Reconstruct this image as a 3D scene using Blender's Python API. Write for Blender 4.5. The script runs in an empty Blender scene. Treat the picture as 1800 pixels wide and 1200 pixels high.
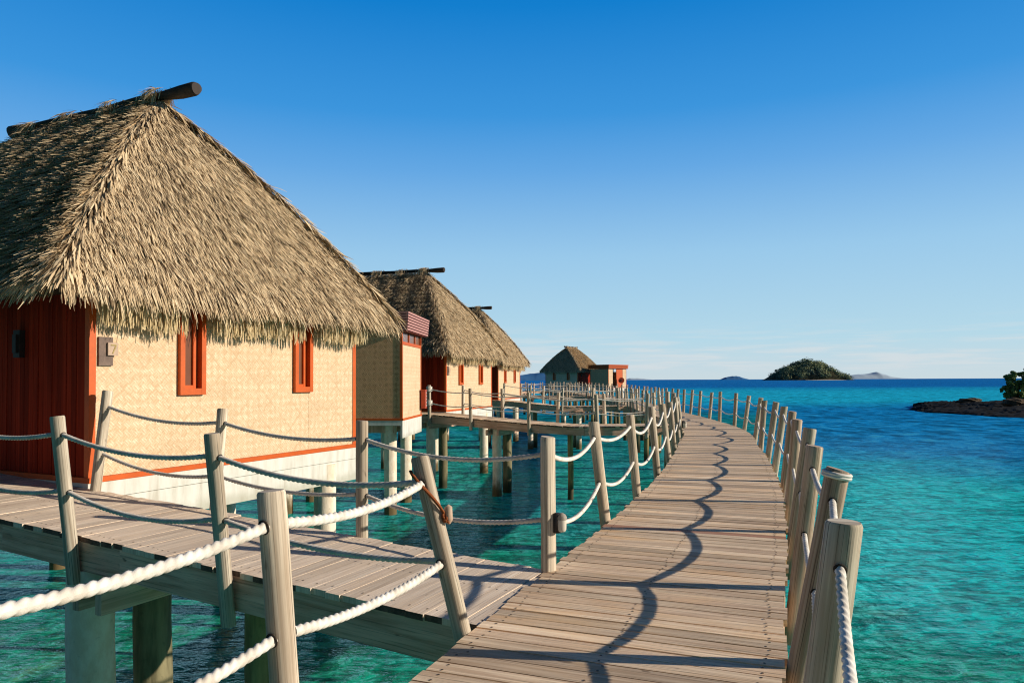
import bpy, math, random
import numpy as np
from mathutils import Vector, Matrix

random.seed(7)
RNG = np.random.default_rng(11)
SC = bpy.context.scene
COL = SC.collection
WATER_Z = -2.6

# ------------------------------------------------------------------ helpers
def tag(o, label=None, cat=None, group=None, kind=None):
    if label: o["label"] = label
    if cat: o["category"] = cat
    if group: o["group"] = group
    if kind: o["kind"] = kind
    return o

def empty(name, loc=(0, 0, 0), rz=0.0):
    o = bpy.data.objects.new(name, None)
    COL.objects.link(o)
    o.location = loc
    o.rotation_euler = (0, 0, rz)
    o.empty_display_size = 0.2
    return o

def thing(name, label, cat, loc=(0, 0, 0), rz=0.0, group=None):
    return tag(empty(name, loc, rz), label, cat, group)

def copy_tree(o, parent=None):
    c = o.copy()
    COL.objects.link(c)
    if parent is not None:
        c.parent = parent
    for ch in list(o.children):
        copy_tree(ch, c)
    return c

def link_mesh(name, V, loops, starts, totals, mats, parent=None, tone=None, tint=None, uv=None, midx=None, smooth=False):
    me = bpy.data.meshes.new(name)
    V = np.asarray(V, dtype=np.float32)
    loops = np.asarray(loops, dtype=np.int32)
    me.vertices.add(len(V))
    me.vertices.foreach_set("co", V.ravel())
    me.loops.add(len(loops))
    me.loops.foreach_set("vertex_index", loops)
    me.polygons.add(len(starts))
    me.polygons.foreach_set("loop_start", np.asarray(starts, dtype=np.int32))
    me.polygons.foreach_set("loop_total", np.asarray(totals, dtype=np.int32))
    if midx is not None:
        me.polygons.foreach_set("material_index", np.asarray(midx, dtype=np.int32))
    me.polygons.foreach_set("use_smooth", np.full(len(starts), bool(smooth)) if np.isscalar(smooth) or isinstance(smooth, bool) else np.asarray(smooth, dtype=bool))
    if tone is not None:
        a = me.attributes.new("tone", 'FLOAT', 'POINT'); a.data.foreach_set("value", np.asarray(tone, dtype=np.float32))
    if tint is not None:
        a = me.attributes.new("tint", 'FLOAT', 'POINT'); a.data.foreach_set("value", np.asarray(tint, dtype=np.float32))
    if uv is not None:
        l = me.uv_layers.new(name="UVMap")
        l.data.foreach_set("uv", np.asarray(uv, dtype=np.float32)[loops].ravel())
    for m in (mats if isinstance(mats, (list, tuple)) else [mats]):
        me.materials.append(m)
    me.update(calc_edges=True)
    me.validate()
    o = bpy.data.objects.new(name, me)
    COL.objects.link(o)
    if parent is not None:
        o.parent = parent
    return o

class MB:
    """collects boxes, tubes and faces that become ONE mesh object"""
    def __init__(self):
        self.V = []; self.F = []; self.T = []; self.TI = []; self.UV = []; self.M = []; self.S = []
    def face(self, pts, uvs=None, tone=.5, m=0, smooth=False, tint=0.):
        i = len(self.V)
        for k, p in enumerate(pts):
            self.V.append(tuple(p)); self.T.append(tone); self.TI.append(tint)
            self.UV.append(uvs[k] if uvs else (p[0], p[1]))
        self.F.append(list(range(i, i + len(pts)))); self.M.append(m); self.S.append(smooth)
    def box(self, c, ax, ay, az, tone=None, m=0, tint=0., endm=None):
        """c centre, ax (long axis), ay, az half-vectors"""
        c, ax, ay, az = Vector(c), Vector(ax), Vector(ay), Vector(az)
        t = random.random() if tone is None else tone
        la, lb, lc = ax.length, ay.length, az.length
        ou, ov = random.uniform(0, 50), random.uniform(0, 50)
        def q(n, a, b, sa, sb, o, m=m):
            P = [c + n - a - b, c + n + a - b, c + n + a + b, c + n - a + b]
            U = [(ou - sa, ov + o - sb), (ou + sa, ov + o - sb), (ou + sa, ov + o + sb), (ou - sa, ov + o + sb)]
            self.face(P, U, t, m, False, tint)
        q(az, ax, ay, la, lb, 0); q(-az, ay, ax, lb, la, 3)
        q(ay, az, ax, lc, la, 0); q(-ay, ax, az, la, lc, 5)
        em = m if endm is None else endm
        q(ax, ay, az, lb, lc, 7, em); q(-ax, az, ay, lc, lb, 9, em)
    def abox(self, x0, x1, y0, y1, z0, z1, tone=None, m=0, long='x', tint=0.):
        c = ((x0 + x1) / 2, (y0 + y1) / 2, (z0 + z1) / 2)
        X, Y, Z = Vector((abs(x1 - x0) / 2, 0, 0)), Vector((0, abs(y1 - y0) / 2, 0)), Vector((0, 0, abs(z1 - z0) / 2))
        if long == 'x': self.box(c, X, Y, Z, tone, m, tint)
        elif long == 'y': self.box(c, Y, Z, X, tone, m, tint)
        else: self.box(c, Z, X, Y, tone, m, tint)
    def tube(self, path, radii, seg=12, tone=None, m=0, caps=True, wob=0.0, tilt=None, shape=None, tint=0.):
        """path: list of points; radii: per point; shape(theta, k) -> radius factor"""
        t = random.random() if tone is None else tone
        P = [Vector(p) for p in path]
        n = len(P)
        ou, ov = random.uniform(0, 50), random.uniform(0, 50)
        base = len(self.V)
        ln = 0.0
        T0 = (P[-1] - P[0]).normalized()
        ref = Vector((0, 0, 1)) if abs(T0.z) < 0.8 else Vector((0, 1, 0))
        ph = [random.uniform(0, 6.28) for _ in range(3)]
        for k in range(n):
            tg = (P[min(k + 1, n - 1)] - P[max(k - 1, 0)]).normalized()
            a = tg.cross(ref).normalized(); b = a.cross(tg).normalized()
            if k: ln += (P[k] - P[k - 1]).length
            for j in range(seg + 1):
                th = 2 * math.pi * j / seg
                r = radii[k]
                if wob: r *= 1 + wob * (math.sin(2 * th + ph[0] + .8 * ln) + .6 * math.sin(3 * th + ph[1]) + .5 * math.sin(th + ph[2] + 5 * ln)) * .5
                if shape: r *= shape(th, ln)
                off = a * (math.cos(th) * r) + b * (math.sin(th) * r)
                p = P[k] + off
                if tilt is not None and k == n - 1: p = p + tg * (off.dot(Vector(tilt)))
                self.V.append(tuple(p)); self.T.append(t); self.TI.append(tint)
                self.UV.append((ou + ln, ov + j / seg * 2 * math.pi * max(radii[0], .02)))
        w = seg + 1
        for k in range(n - 1):
            for j in range(seg):
                i = base + k * w + j
                self.F.append([i, i + w, i + w + 1, i + 1]); self.M.append(m); self.S.append(True)
        if caps:
            for k, rev in ((0, True), (n - 1, False)):
                ring = [self.V[base + k * w + j] for j in range(seg)]
                if not rev: ring = ring[::-1]
                self.face(ring, [(ou + p[0] * .3, ov + p[1] * .3) for p in ring], t * .8 if not rev else t, m, False, tint)
    def build(self, name, mats, parent=None, world=False):
        V = np.array(self.V, dtype=np.float32)
        if world and parent is not None:
            V = V - np.array(parent.location, dtype=np.float32)
        tot = [len(f) for f in self.F]
        st = np.concatenate([[0], np.cumsum(tot)[:-1]])
        lp = [i for f in self.F for i in f]
        return link_mesh(name, V, lp, st, tot, mats, parent, self.T, self.TI, self.UV, self.M, self.S)

# ------------------------------------------------------------------ node helpers
def sock(n, key):
    return n.inputs[key]
class NT:
    def __init__(self, tree):
        self.t = tree
    def n(self, typ, ins=None, **props):
        nd = self.t.nodes.new(typ)
        for k, v in props.items(): setattr(nd, k, v)
        for k, v in (ins or {}).items():
            s = nd.inputs[k]
            if isinstance(v, bpy.types.NodeSocket): self.t.links.new(v, s)
            else:
                if hasattr(s.default_value, '__len__') and isinstance(v, (tuple, list)) and len(s.default_value) == 4 and len(v) == 3: v = (*v, 1)
                s.default_value = v
        return nd
    def math(self, op, a, b=0.0, c=None, clamp=False):
        ins = {0: a, 1: b}
        if c is not None: ins[2] = c
        return self.n('ShaderNodeMath', ins, operation=op, use_clamp=clamp).outputs[0]
    def mix(self, f, a, b, blend='MIX', clamp=False):
        nd = self.n('ShaderNodeMix', {0: f, 6: a, 7: b}, data_type='RGBA', blend_type=blend)
        nd.clamp_result = clamp
        return nd.outputs[2]
    def noise(self, vec, scale=1., detail=4., rough=.6, dist=0., out=0):
        return self.n('ShaderNodeTexNoise', {'Vector': vec, 'Scale': scale, 'Detail': detail, 'Roughness': rough, 'Distortion': dist}).outputs[out]
    def map(self, vec, scale=(1, 1, 1), loc=(0, 0, 0), rot=(0, 0, 0)):
        return self.n('ShaderNodeMapping', {0: vec, 1: loc, 2: rot, 3: scale}).outputs[0]
    def range(self, v, a, b, c=0., d=1., smooth=True):
        return self.n('ShaderNodeMapRange', {0: v, 1: a, 2: b, 3: c, 4: d}, interpolation_type='SMOOTHSTEP' if smooth else 'LINEAR', clamp=True).outputs[0]
    def attr(self, name):
        return self.n('ShaderNodeAttribute', attribute_name=name).outputs['Fac']

def material(name):
    m = bpy.data.materials.new(name)
    m.use_nodes = True
    m.node_tree.nodes.clear()
    return m, NT(m.node_tree)

def finish(m, nt, color, rough=.8, bump=None, bstr=.3, bdist=.02, spec=.3, metallic=0.):
    ins = {'Base Color': color, 'Roughness': rough, 'Specular IOR Level': spec, 'Metallic': metallic}
    if bump is not None:
        b = nt.n('ShaderNodeBump', {'Height': bump, 'Strength': bstr, 'Distance': bdist})
        ins['Normal'] = b.outputs[0]
    p = nt.n('ShaderNodeBsdfPrincipled', ins)
    o = nt.n('ShaderNodeOutputMaterial')
    nt.t.links.new(p.outputs[0], o.inputs[0])
    return m

def wood(name, dark, light, warm=(.45, .27, .14), warm_amt=.35, grain=(1.3, 26.), tonerange=(.72, 1.2), crack=.6, green=0., stain=.35, tint_col=(.30, .09, .05), rough=.82):
    m, nt = material(name)
    uv = nt.n('ShaderNodeUVMap', uv_map="UVMap").outputs[0]
    pos = nt.n('ShaderNodeNewGeometry').outputs['Position']
    g1 = nt.noise(nt.map(uv, (grain[0], grain[1], 1)), 1., 7., .62, .4)
    g2 = nt.noise(nt.map(uv, (grain[0] * .8, grain[1] * 4.2, 1), (7, 3, 0)), 1., 5., .7)
    g3 = nt.noise(nt.map(uv, (.9, 2.2, 1), (3, 9, 0)), 1., 3., .6)
    big = nt.noise(pos, .9, 3., .6)
    c = nt.mix(nt.range(g1, .3, .7), dark, light)
    c = nt.mix(nt.math('MULTIPLY', nt.range(g3, .45, .75), warm_amt), c, warm)
    c = nt.mix(nt.math('MULTIPLY', nt.range(g2, .53, .63), crack), c, tuple(x * .22 for x in dark))
    c = nt.mix(nt.math('MULTIPLY', nt.range(big, .42, .7), stain), c, tuple(x * .75 for x in dark))
    kn = nt.noise(nt.map(uv, (5., 13., 1), (11, 4, 0)), 1., 2., .5)
    c = nt.mix(nt.math('MULTIPLY', nt.range(kn, .68, .76), .7), c, tuple(x * .3 for x in dark))
    if green > 0:
        gn = nt.noise(nt.map(uv, (1.2, 3., 1), (1, 5, 0)), 1.5, 3., .6)
        c = nt.mix(nt.math('MULTIPLY', nt.range(gn, .5, .75), green), c, (.12, .17, .05))
    tone = nt.attr("tone")
    k = nt.range(tone, 0., 1., tonerange[0], tonerange[1], False)
    vm = nt.n('ShaderNodeVectorMath', {0: c, 3: k}, operation='SCALE').outputs[0]
    c = nt.mix(nt.attr("tint"), vm, tint_col)
    h = nt.math('ADD', nt.math('MULTIPLY', g1, .7), nt.math('MULTIPLY', g2, .5))
    return finish(m, nt, c, rough, h, .45, .006, .25)

def plain(name, col, var=.12, scale=6., rough=.6, bump=.1, spec=.4, metallic=0., vert_streak=False):
    m, nt = material(name)
    tc = nt.n('ShaderNodeTexCoord').outputs['Object']
    v = nt.map(tc, (1, 1, .25) if vert_streak else (1, 1, 1))
    n = nt.noise(v, scale, 5., .65)
    n2 = nt.noise(v, scale * 7, 3., .6)
    f = nt.math('ADD', nt.math('MULTIPLY', n, .7), nt.math('MULTIPLY', n2, .3))
    c = nt.mix(nt.range(f, .3, .7, 0, 1), tuple(x * (1 - var) for x in col), tuple(min(1, x * (1 + var)) for x in col))
    return finish(m, nt, c, rough, f, bump, .01, spec, metallic)

# ------------------------------------------------------------------ materials
M = {}
M['deck'] = wood('deck_timber', (.62, .435, .285), (.99, .785, .55), (.92, .56, .26), .65, (.9, 24.), (.70, 1.42), .8, .03, .35)
M['deck_pale'] = wood('pale_deck_timber', (.76, .59, .44), (.99, .83, .655), (.90, .66, .42), .3, (1.0, 36.), (.8, 1.15), .55, 0., .3)
M['beam'] = wood('beam_timber', (.52, .30, .20), (.90, .61, .45), (.72, .40, .22), .4, (1.0, 14.), (.8, 1.15), .5, 0., .4)
M['post'] = wood('post_timber', (.42, .33, .24), (.88, .78, .62), (.56, .38, .22), .5, (.7, 30.), (.76, 1.14), 1., .12, .5)
M['post_green'] = wood('algae_post_timber', (.38, .26, .18), (.86, .69, .52), (.50, .29, .16), .55, (.7, 38.), (.8, 1.12), .95, .25, .35)
M['pole'] = wood('ridge_log_timber', (.028, .022, .02), (.075, .058, .05), (.08, .05, .035), .3, (1.5, 12.), (.8, 1.2), .5)
M['hole'] = plain('shadowed_rope_hole', (.03, .022, .016), .3, 20, .9)
M['endgrain'] = plain('weathered_end_grain', (.13, .085, .06), .5, 14., .9, .3)
M['nail'] = plain('nail_rust', (.05, .035, .03), .3, 30, .8)

def mat_rope(name, col, dirt):
    m, nt = material(name)
    pos = nt.n('ShaderNodeNewGeometry').outputs['Position']
    n = nt.noise(pos, 9., 4., .6); f = nt.noise(pos, 260., 2., .5)
    c = nt.mix(nt.range(n, .35, .7), col, dirt)
    return finish(m, nt, c, .9, f, .3, .003, .15)
M['rope'] = mat_rope('white_rope', (.88, .84, .77), (.66, .60, .51))
M['rope_grey'] = mat_rope('weathered_rope', (.80, .73, .65), (.58, .52, .44))
M['cord'] = mat_rope('brown_cord', (.32, .10, .035), (.18, .05, .02))

def mat_woven(name, ca, cb, cc, cell=.105):
    m, nt = material(name)
    tc = nt.n('ShaderNodeTexCoord').outputs['Object']
    s = nt.n('ShaderNodeSeparateXYZ', {0: tc})
    h = nt.math('ADD', s.outputs[0], s.outputs[1])
    z = s.outputs[2]
    wob = nt.math('MULTIPLY', nt.math('SUBTRACT', nt.noise(tc, 1.3, 2., .5), .5), .05)
    p = nt.math('DIVIDE', nt.math('ADD', nt.math('ADD', h, z), wob), cell)
    q = nt.math('DIVIDE', nt.math('SUBTRACT', nt.math('SUBTRACT', h, z), wob), cell)
    fp, fq = nt.math('FLOOR', p), nt.math('FLOOR', q)
    chk = nt.math('PINGPONG', nt.math('ADD', fp, fq), 1.)
    # strips running along one diagonal or the other inside each diamond
    sp = nt.math('PINGPONG', nt.math('MULTIPLY', p, 5.), 1.)
    sq = nt.math('PINGPONG', nt.math('MULTIPLY', q, 5.), 1.)
    strip = nt.n('ShaderNodeMix', {0: chk, 2: sp, 3: sq}, data_type='FLOAT').outputs[0]
    ids = nt.n('ShaderNodeCombineXYZ', {0: nt.math('FLOOR', nt.math('MULTIPLY', p, 2.5)), 1: nt.math('FLOOR', nt.math('MULTIPLY', q, 2.5)), 2: chk}).outputs[0]
    rnd = nt.n('ShaderNodeTexWhiteNoise', {0: ids}, noise_dimensions='3D').outputs[0]
    big = nt.noise(tc, 1.6, 3., .6)
    # larger diamonds of the mat
    P2 = nt.math('PINGPONG', nt.math('DIVIDE', nt.math('ADD', h, z), cell * 2), 1.)
    Q2 = nt.math('PINGPONG', nt.math('DIVIDE', nt.math('SUBTRACT', h, z), cell * 2), 1.)
    dia = nt.math('MAXIMUM', nt.range(P2, .86, 1.), nt.range(Q2, .86, 1.))
    c = nt.mix(chk, ca, cb)
    c = nt.mix(nt.math('MULTIPLY', rnd, .55), c, cc)
    chk2 = nt.math('PINGPONG', nt.math('ADD', nt.math('FLOOR', nt.math('DIVIDE', nt.math('ADD', nt.math('ADD', h, z), wob), cell * 2)), nt.math('FLOOR', nt.math('DIVIDE', nt.math('SUBTRACT', nt.math('SUBTRACT', h, z), wob), cell * 2))), 1.)
    patch = nt.noise(tc, 2.4, 3., .6)
    c = nt.mix(nt.math('MULTIPLY', chk2, .13), c, cc)
    c = nt.mix(nt.math('MULTIPLY', dia, nt.range(patch, .35, .7, .1, .6)), c, cc)
    c = nt.mix(nt.math('MULTIPLY', nt.range(strip, .7, 1.), .45), c, tuple(x * .55 for x in cc))
    c = nt.mix(nt.math('MULTIPLY', nt.range(big, .45, .75), .3), c, tuple(x * .8 for x in cc))
    hgt = nt.math('SUBTRACT', nt.math('MULTIPLY', rnd, .4), strip)
    return finish(m, nt, c, .75, hgt, .5, .006, .25)
M['woven'] = mat_woven('woven_bamboo', (.88, .69, .48), (.82, .61, .40), (.60, .385, .21), .115)
M['woven_dark'] = mat_woven('shaded_woven_bamboo', (.64, .36, .18), (.44, .235, .11), (.86, .54, .30), .17)  # mat for the shaded side walls, their shade put into a browner colour
M['orange'] = plain('orange_red_paint', (.60, .098, .006), .12, 4., .45, .08)
M['white'] = plain('white_paint', (.70, .67, .61), .11, 5., .6, .06, .4, 0., True)
def mat_skirt():
    m, nt = material('salt_stained_white_boards')
    tc = nt.n('ShaderNodeTexCoord').outputs['Object']
    z = nt.n('ShaderNodeSeparateXYZ', {0: tc}).outputs[2]
    n = nt.noise(nt.map(tc, (1., 1., .18)), 6., 5., .65); n2 = nt.noise(tc, 2.2, 4., .6); n3 = nt.noise(tc, 40., 3., .6)
    c = nt.mix(nt.range(n, .35, .7), (.76, .74, .68), (.62, .59, .52))
    edge = nt.math('ADD', z, nt.math('MULTIPLY', nt.math('SUBTRACT', n2, .5), .35))
    c = nt.mix(nt.math('MULTIPLY', nt.range(edge, -.38, -.58), .55), c, (.38, .37, .28))
    c = nt.mix(nt.math('MULTIPLY', nt.range(n, .60, .72), .35), c, (.42, .36, .28))
    return finish(m, nt, c, .7, n3, .1, .005, .2)
M['skirt'] = mat_skirt()
M['redbox'] = plain('red_lacquer', (.42, .05, .015), .2, 6., .35, .05)
M['louver'] = plain('dusty_red_slats', (.52, .25, .22), .1, 5., .6, .08)
M['darkred'] = plain('dark_red_paint', (.16, .02, .012), .2, 5., .6, .1)
M['black'] = plain('dark_fitting_and_interior', (.02, .018, .018), .3, 12., .5, .1)
M['plate_wood'] = plain('dark_sign_wood', (.17, .115, .09), .3, 12., .7, .2)
M['tile_wood'] = plain('pale_sign_wood', (.50, .36, .26), .15, 20., .6, .1)
M['grey_metal'] = plain('weathered_grey_fitting', (.34, .30, .25), .25, 20., .6, .1)
M['gold'] = plain('gilt_numeral', (.36, .26, .08), .15, 20., .4, .05)
M['roofing'] = plain('flat_roofing', (.14, .09, .08), .2, 3., .8, .1)

def mat_planks():
    m, nt = material('red_stained_planks')
    uv = nt.n('ShaderNodeUVMap', uv_map="UVMap").outputs[0]
    g = nt.noise(nt.map(uv, (.8, 18, 1)), 1., 5., .6)
    c = nt.mix(nt.range(g, .3, .7), (.22, .018, .006), (.38, .036, .012))
    k = nt.range(nt.attr("tone"), 0., 1., .7, 1.2, False)
    c = nt.n('ShaderNodeVectorMath', {0: c, 3: k}, operation='SCALE').outputs[0]
    return finish(m, nt, c, .75, g, .2, .005, .08)
M['planks'] = mat_planks()

def mat_thatch(name, stops, rough=.85):
    m, nt = material(name)
    pos = nt.n('ShaderNodeTexCoord').outputs['Object']
    t = nt.attr("tone")
    big = nt.noise(pos, .8, 3., .6)
    f = nt.math('ADD', nt.math('MULTIPLY', t, .8), nt.math('MULTIPLY', nt.math('SUBTRACT', big, .5), .5), clamp=True)
    r = nt.n('ShaderNodeValToRGB', {0: f})
    while len(r.color_ramp.elements) < len(stops): r.color_ramp.elements.new(.5)
    for e, (p, c) in zip(r.color_ramp.elements, stops):
        e.position = p; e.color = (*c, 1)
    return finish(m, nt, r.outputs[0], rough, None, 0, 0, .15)
M['thatch'] = mat_thatch('aged_thatch', [(0., (.085, .058, .036)), (.22, (.36, .255, .155)), (.5, (.70, .53, .325)), (1., (.95, .79, .54))])
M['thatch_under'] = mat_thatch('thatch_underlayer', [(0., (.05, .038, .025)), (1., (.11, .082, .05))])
M['straw'] = mat_thatch('fresh_straw', [(0., (.46, .33, .16)), (.5, (.72, .56, .32)), (1., (.88, .73, .49))])

def mat_pile(name, c1, c2, wet, bark=False):
    m, nt = material(name)
    pos = nt.n('ShaderNodeNewGeometry').outputs['Position']
    s = nt.n('ShaderNodeSeparateXYZ', {0: pos})
    n = nt.noise(nt.map(pos, (5, 5, .7 if bark else 2.5)), 1.6, 5., .65)
    n2 = nt.noise(pos, 14., 4., .6)
    c = nt.mix(nt.range(n, .35, .68), c1, c2)
    c = nt.mix(nt.math('MULTIPLY', nt.range(n2, .58, .75), .4), c, tuple(x * .5 for x in c1))
    zz = nt.math('ADD', s.outputs[2], nt.math('MULTIPLY', nt.math('SUBTRACT', n, .5), .5))
    c = nt.mix(nt.range(zz, WATER_Z + .75, WATER_Z + .2), c, wet)
    return finish(m, nt, c, .8, n, .4, .02, .25)
M['concrete_pile'] = mat_pile('limed_concrete', (.82, .67, .50), (.95, .84, .68), (.16, .11, .05))
M['timber_pile'] = mat_pile('green_timber_pile', (.14, .12, .065), (.29, .25, .14), (.05, .05, .025), True)
M['ochre_pile'] = mat_pile('ochre_timber_pile', (.22, .165, .07), (.42, .33, .15), (.06, .05, .025), True)

def mat_glass(name, col, rough=.12):
    m, nt = material(name)
    tc = nt.n('ShaderNodeTexCoord').outputs['Object']
    n = nt.noise(tc, 3., 2., .5)
    c = nt.mix(n, tuple(x * .6 for x in col), col)
    return finish(m, nt, c, rough, None, 0, 0, .6)
M['glass'] = mat_glass('dark_louvre_glass', (.24, .095, .05))
M['lampglass'] = mat_glass('frosted_lamp_glass', (.86, .80, .68), .3)

# ------------------------------------------------------------------ water
def make_water():
    m, nt = material('sea_water')
    pos = nt.n('ShaderNodeNewGeometry').outputs['Position']
    s = nt.n('ShaderNodeSeparateXYZ', {0: pos})
    X, Y = s.outputs[0], s.outputs[1]
    nb = nt.math('SUBTRACT', nt.noise(pos, .035, 4., .6), .5)
    nm = nt.math('SUBTRACT', nt.noise(pos, .16, 4., .6), .5)
    nf = nt.noise(pos, .55, 5., .65)
    # depth bands: shallow sand flat, reef drop, far sand bank, open sea
    d = nt.math('ADD', Y, nt.math('MULTIPLY', nt.math('MAXIMUM', X, 0.), .85))
    d = nt.math('ADD', d, nt.math('ADD', nt.math('MULTIPLY', nb, 26.), nt.math('MULTIPLY', nm, 16.)))
    near = nt.mix(nt.range(nt.math('ADD', d, nt.math('MULTIPLY', nm, 12.)), 9., 26.), (.006, .30, .20), (.002, .50, .50))
    c = nt.mix(nt.range(d, 40., 60.), near, (.002, .20, .47))
    bank = nt.range(nt.math('ADD', Y, nt.math('MULTIPLY', nb, 50.)), 95., 140.)
    c = nt.mix(bank, c, (.008, .42, .62))
    open_ = nt.range(nt.math('ADD', Y, nt.math('MULTIPLY', nb, 160.)), 200., 420.)
    c = nt.mix(open_, c, (.001, .14, .44))
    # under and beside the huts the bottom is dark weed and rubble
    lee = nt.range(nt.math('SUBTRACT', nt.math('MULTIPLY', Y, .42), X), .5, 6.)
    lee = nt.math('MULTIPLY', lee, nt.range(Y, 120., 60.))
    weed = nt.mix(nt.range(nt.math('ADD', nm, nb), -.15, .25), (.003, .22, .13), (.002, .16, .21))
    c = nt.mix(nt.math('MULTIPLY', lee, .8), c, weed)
    rub = nt.math('MULTIPLY', nt.range(nf, .5, .72), nt.range(Y, 24., 8.))
    c = nt.mix(nt.math('MULTIPLY', rub, .4), c, (.09, .17, .06))
    rub2 = nt.math('MULTIPLY', nt.range(nt.noise(pos, 1.3, 4., .6), .56, .7), nt.range(Y, 20., 9.))
    c = nt.mix(nt.math('MULTIPLY', rub2, .4), c, (.16, .20, .08))
    # wind ripples: heights at several wavelengths
    w1 = nt.noise(nt.map(pos, (.75, 1.7, 1), (0, 0, 0), (0, 0, .12)), 1.7, 4., .6, .6)
    w2 = nt.noise(nt.map(pos, (1.5, 1., 1), (4, 2, 0), (0, 0, -.2)), .42, 4., .62, .4)
    w3 = nt.noise(nt.map(pos, (.7, 1.7, 1), (9, 1, 0), (0, 0, -.2)), 4.6, 4., .62, .4)
    w4 = nt.noise(nt.map(pos, (2.2, .8, 1), (2, 7, 0), (0, 0, .05)), .10, 5., .7)
    hgt = nt.math('ADD', nt.math('ADD', nt.math('MULTIPLY', w1, .18), nt.math('MULTIPLY', w2, .16)), nt.math('ADD', nt.math('MULTIPLY', w3, .055), nt.math('MULTIPLY', w4, .5)))
    b = nt.n('ShaderNodeBump', {'Height': hgt, 'Strength': 1., 'Distance': 1.}).outputs[0]
    bs = nt.n('ShaderNodeBump', {'Height': hgt, 'Strength': .5, 'Distance': 1.}).outputs[0]
    # ripple light and shade put into the colour: bright crests, dark troughs
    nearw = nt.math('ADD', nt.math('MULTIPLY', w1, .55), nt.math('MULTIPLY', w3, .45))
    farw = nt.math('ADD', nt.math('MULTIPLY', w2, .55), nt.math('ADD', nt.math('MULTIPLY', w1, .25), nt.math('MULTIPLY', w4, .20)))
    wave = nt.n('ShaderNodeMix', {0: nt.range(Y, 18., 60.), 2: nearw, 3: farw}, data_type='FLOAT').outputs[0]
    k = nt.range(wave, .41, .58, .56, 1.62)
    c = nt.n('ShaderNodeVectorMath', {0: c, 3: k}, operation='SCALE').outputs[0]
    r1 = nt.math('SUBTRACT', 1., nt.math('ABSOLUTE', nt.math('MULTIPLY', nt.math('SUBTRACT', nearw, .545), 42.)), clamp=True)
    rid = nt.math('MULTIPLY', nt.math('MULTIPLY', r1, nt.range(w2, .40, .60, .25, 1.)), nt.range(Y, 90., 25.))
    c = nt.mix(nt.math('MULTIPLY', rid, .75), c, (.13, .60, .60))  # thin bright glints painted along the crests
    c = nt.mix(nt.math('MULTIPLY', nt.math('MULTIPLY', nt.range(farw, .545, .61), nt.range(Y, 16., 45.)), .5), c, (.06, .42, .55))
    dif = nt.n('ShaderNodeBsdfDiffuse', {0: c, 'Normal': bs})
    glo = nt.n('ShaderNodeBsdfGlossy', {0: (.50, .80, .92), 'Roughness': nt.range(Y, 15., 80., .04, .3), 'Normal': b})
    fr = nt.n('ShaderNodeFresnel', {'IOR': 1.33, 'Normal': b}).outputs[0]
    fac = nt.math('MULTIPLY', nt.math('POWER', fr, 1.15), nt.range(Y, 22., 60., .58, .09), clamp=True)
    mx = nt.n('ShaderNodeMixShader', {0: fac, 1: dif.outputs[0], 2: glo.outputs[0]})
    o = nt.n('ShaderNodeOutputMaterial')
    nt.t.links.new(mx.outputs[0], o.inputs[0])
    S = 14000.
    mb = MB()
    mb.face([(-S, -S, WATER_Z), (S, -S, WATER_Z), (S, S, WATER_Z), (-S, S, WATER_Z)])
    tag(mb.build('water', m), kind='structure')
make_water()

# ------------------------------------------------------------------ curves
def catmull(pts, step=.05):
    P = [np.array(p, float) for p in pts]
    P = [2 * P[0] - P[1]] + P + [2 * P[-1] - P[-2]]
    out = []
    for i in range(1, len(P) - 2):
        p0, p1, p2, p3 = P[i - 1], P[i], P[i + 1], P[i + 2]
        n = max(2, int(np.linalg.norm(p2 - p1) / step))
        for k in range(n):
            t = k / n
            out.append(.5 * ((2 * p1) + (-p0 + p2) * t + (2 * p0 - 5 * p1 + 4 * p2 - p3) * t * t + (-p0 + 3 * p1 - 3 * p2 + p3) * t ** 3))
    out.append(P[-2])
    return np.array(out)

class Path:
    def __init__(self, pts):
        self.p = np.asarray(pts, float)
        d = np.linalg.norm(np.diff(self.p[:, :2], axis=0), axis=1)
        self.s = np.concatenate([[0], np.cumsum(d)])
        self.len = self.s[-1]
    def at(self, s):
        return np.array([np.interp(s, self.s, self.p[:, k]) for k in range(3)])
    def tan(self, s):
        a, b = self.at(max(0, s - .25)), self.at(min(self.len, s + .25))
        d = b - a; d[2] = 0
        return d / np.linalg.norm(d)
    def nearest(self, x, y):
        return self.s[np.argmin((self.p[:, 0] - x) ** 2 + (self.p[:, 1] - y) ** 2)]
    def left(self, s):
        t = self.tan(s)
        return np.array([-t[1], t[0], 0.])
    def offset(self, w):
        return Path([self.at(s) + self.left(s) * w for s in np.arange(0, self.len, .1)])

def zdeck(y):
    t = min(max((y - 45) / 38, 0), 1)
    return .24 * t * t * (3 - 2 * t)
RIGHT = [(-1.2, -4.5), (-.5, -2), (.12, 0), (.47, 1.1), (.95, 2.5), (1.44, 3.8), (2.2, 5.75), (2.97, 7.75), (4.02, 10.7), (4.83, 13.3), (5.42, 15.3), (6.02, 17.5), (6.83, 20.3), (7.37, 22.8), (7.68, 25), (7.92, 27.6), (8.08, 29.8), (8.22, 32), (8.36, 35), (8.6, 39), (8.95, 43), (9.3, 48), (9.5, 54), (9.4, 60), (8.95, 66), (8.4, 72), (8.0, 78), (7.4, 84), (6.0, 88.5), (3.8, 90), (1.2, 88.6), (-2, 86), (-7, 83)]
EDGE_R = Path(catmull([(x, y, zdeck(y)) for x, y in RIGHT]))
MAIN_W = 1.88
EDGE_L = EDGE_R.offset(MAIN_W)

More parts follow.
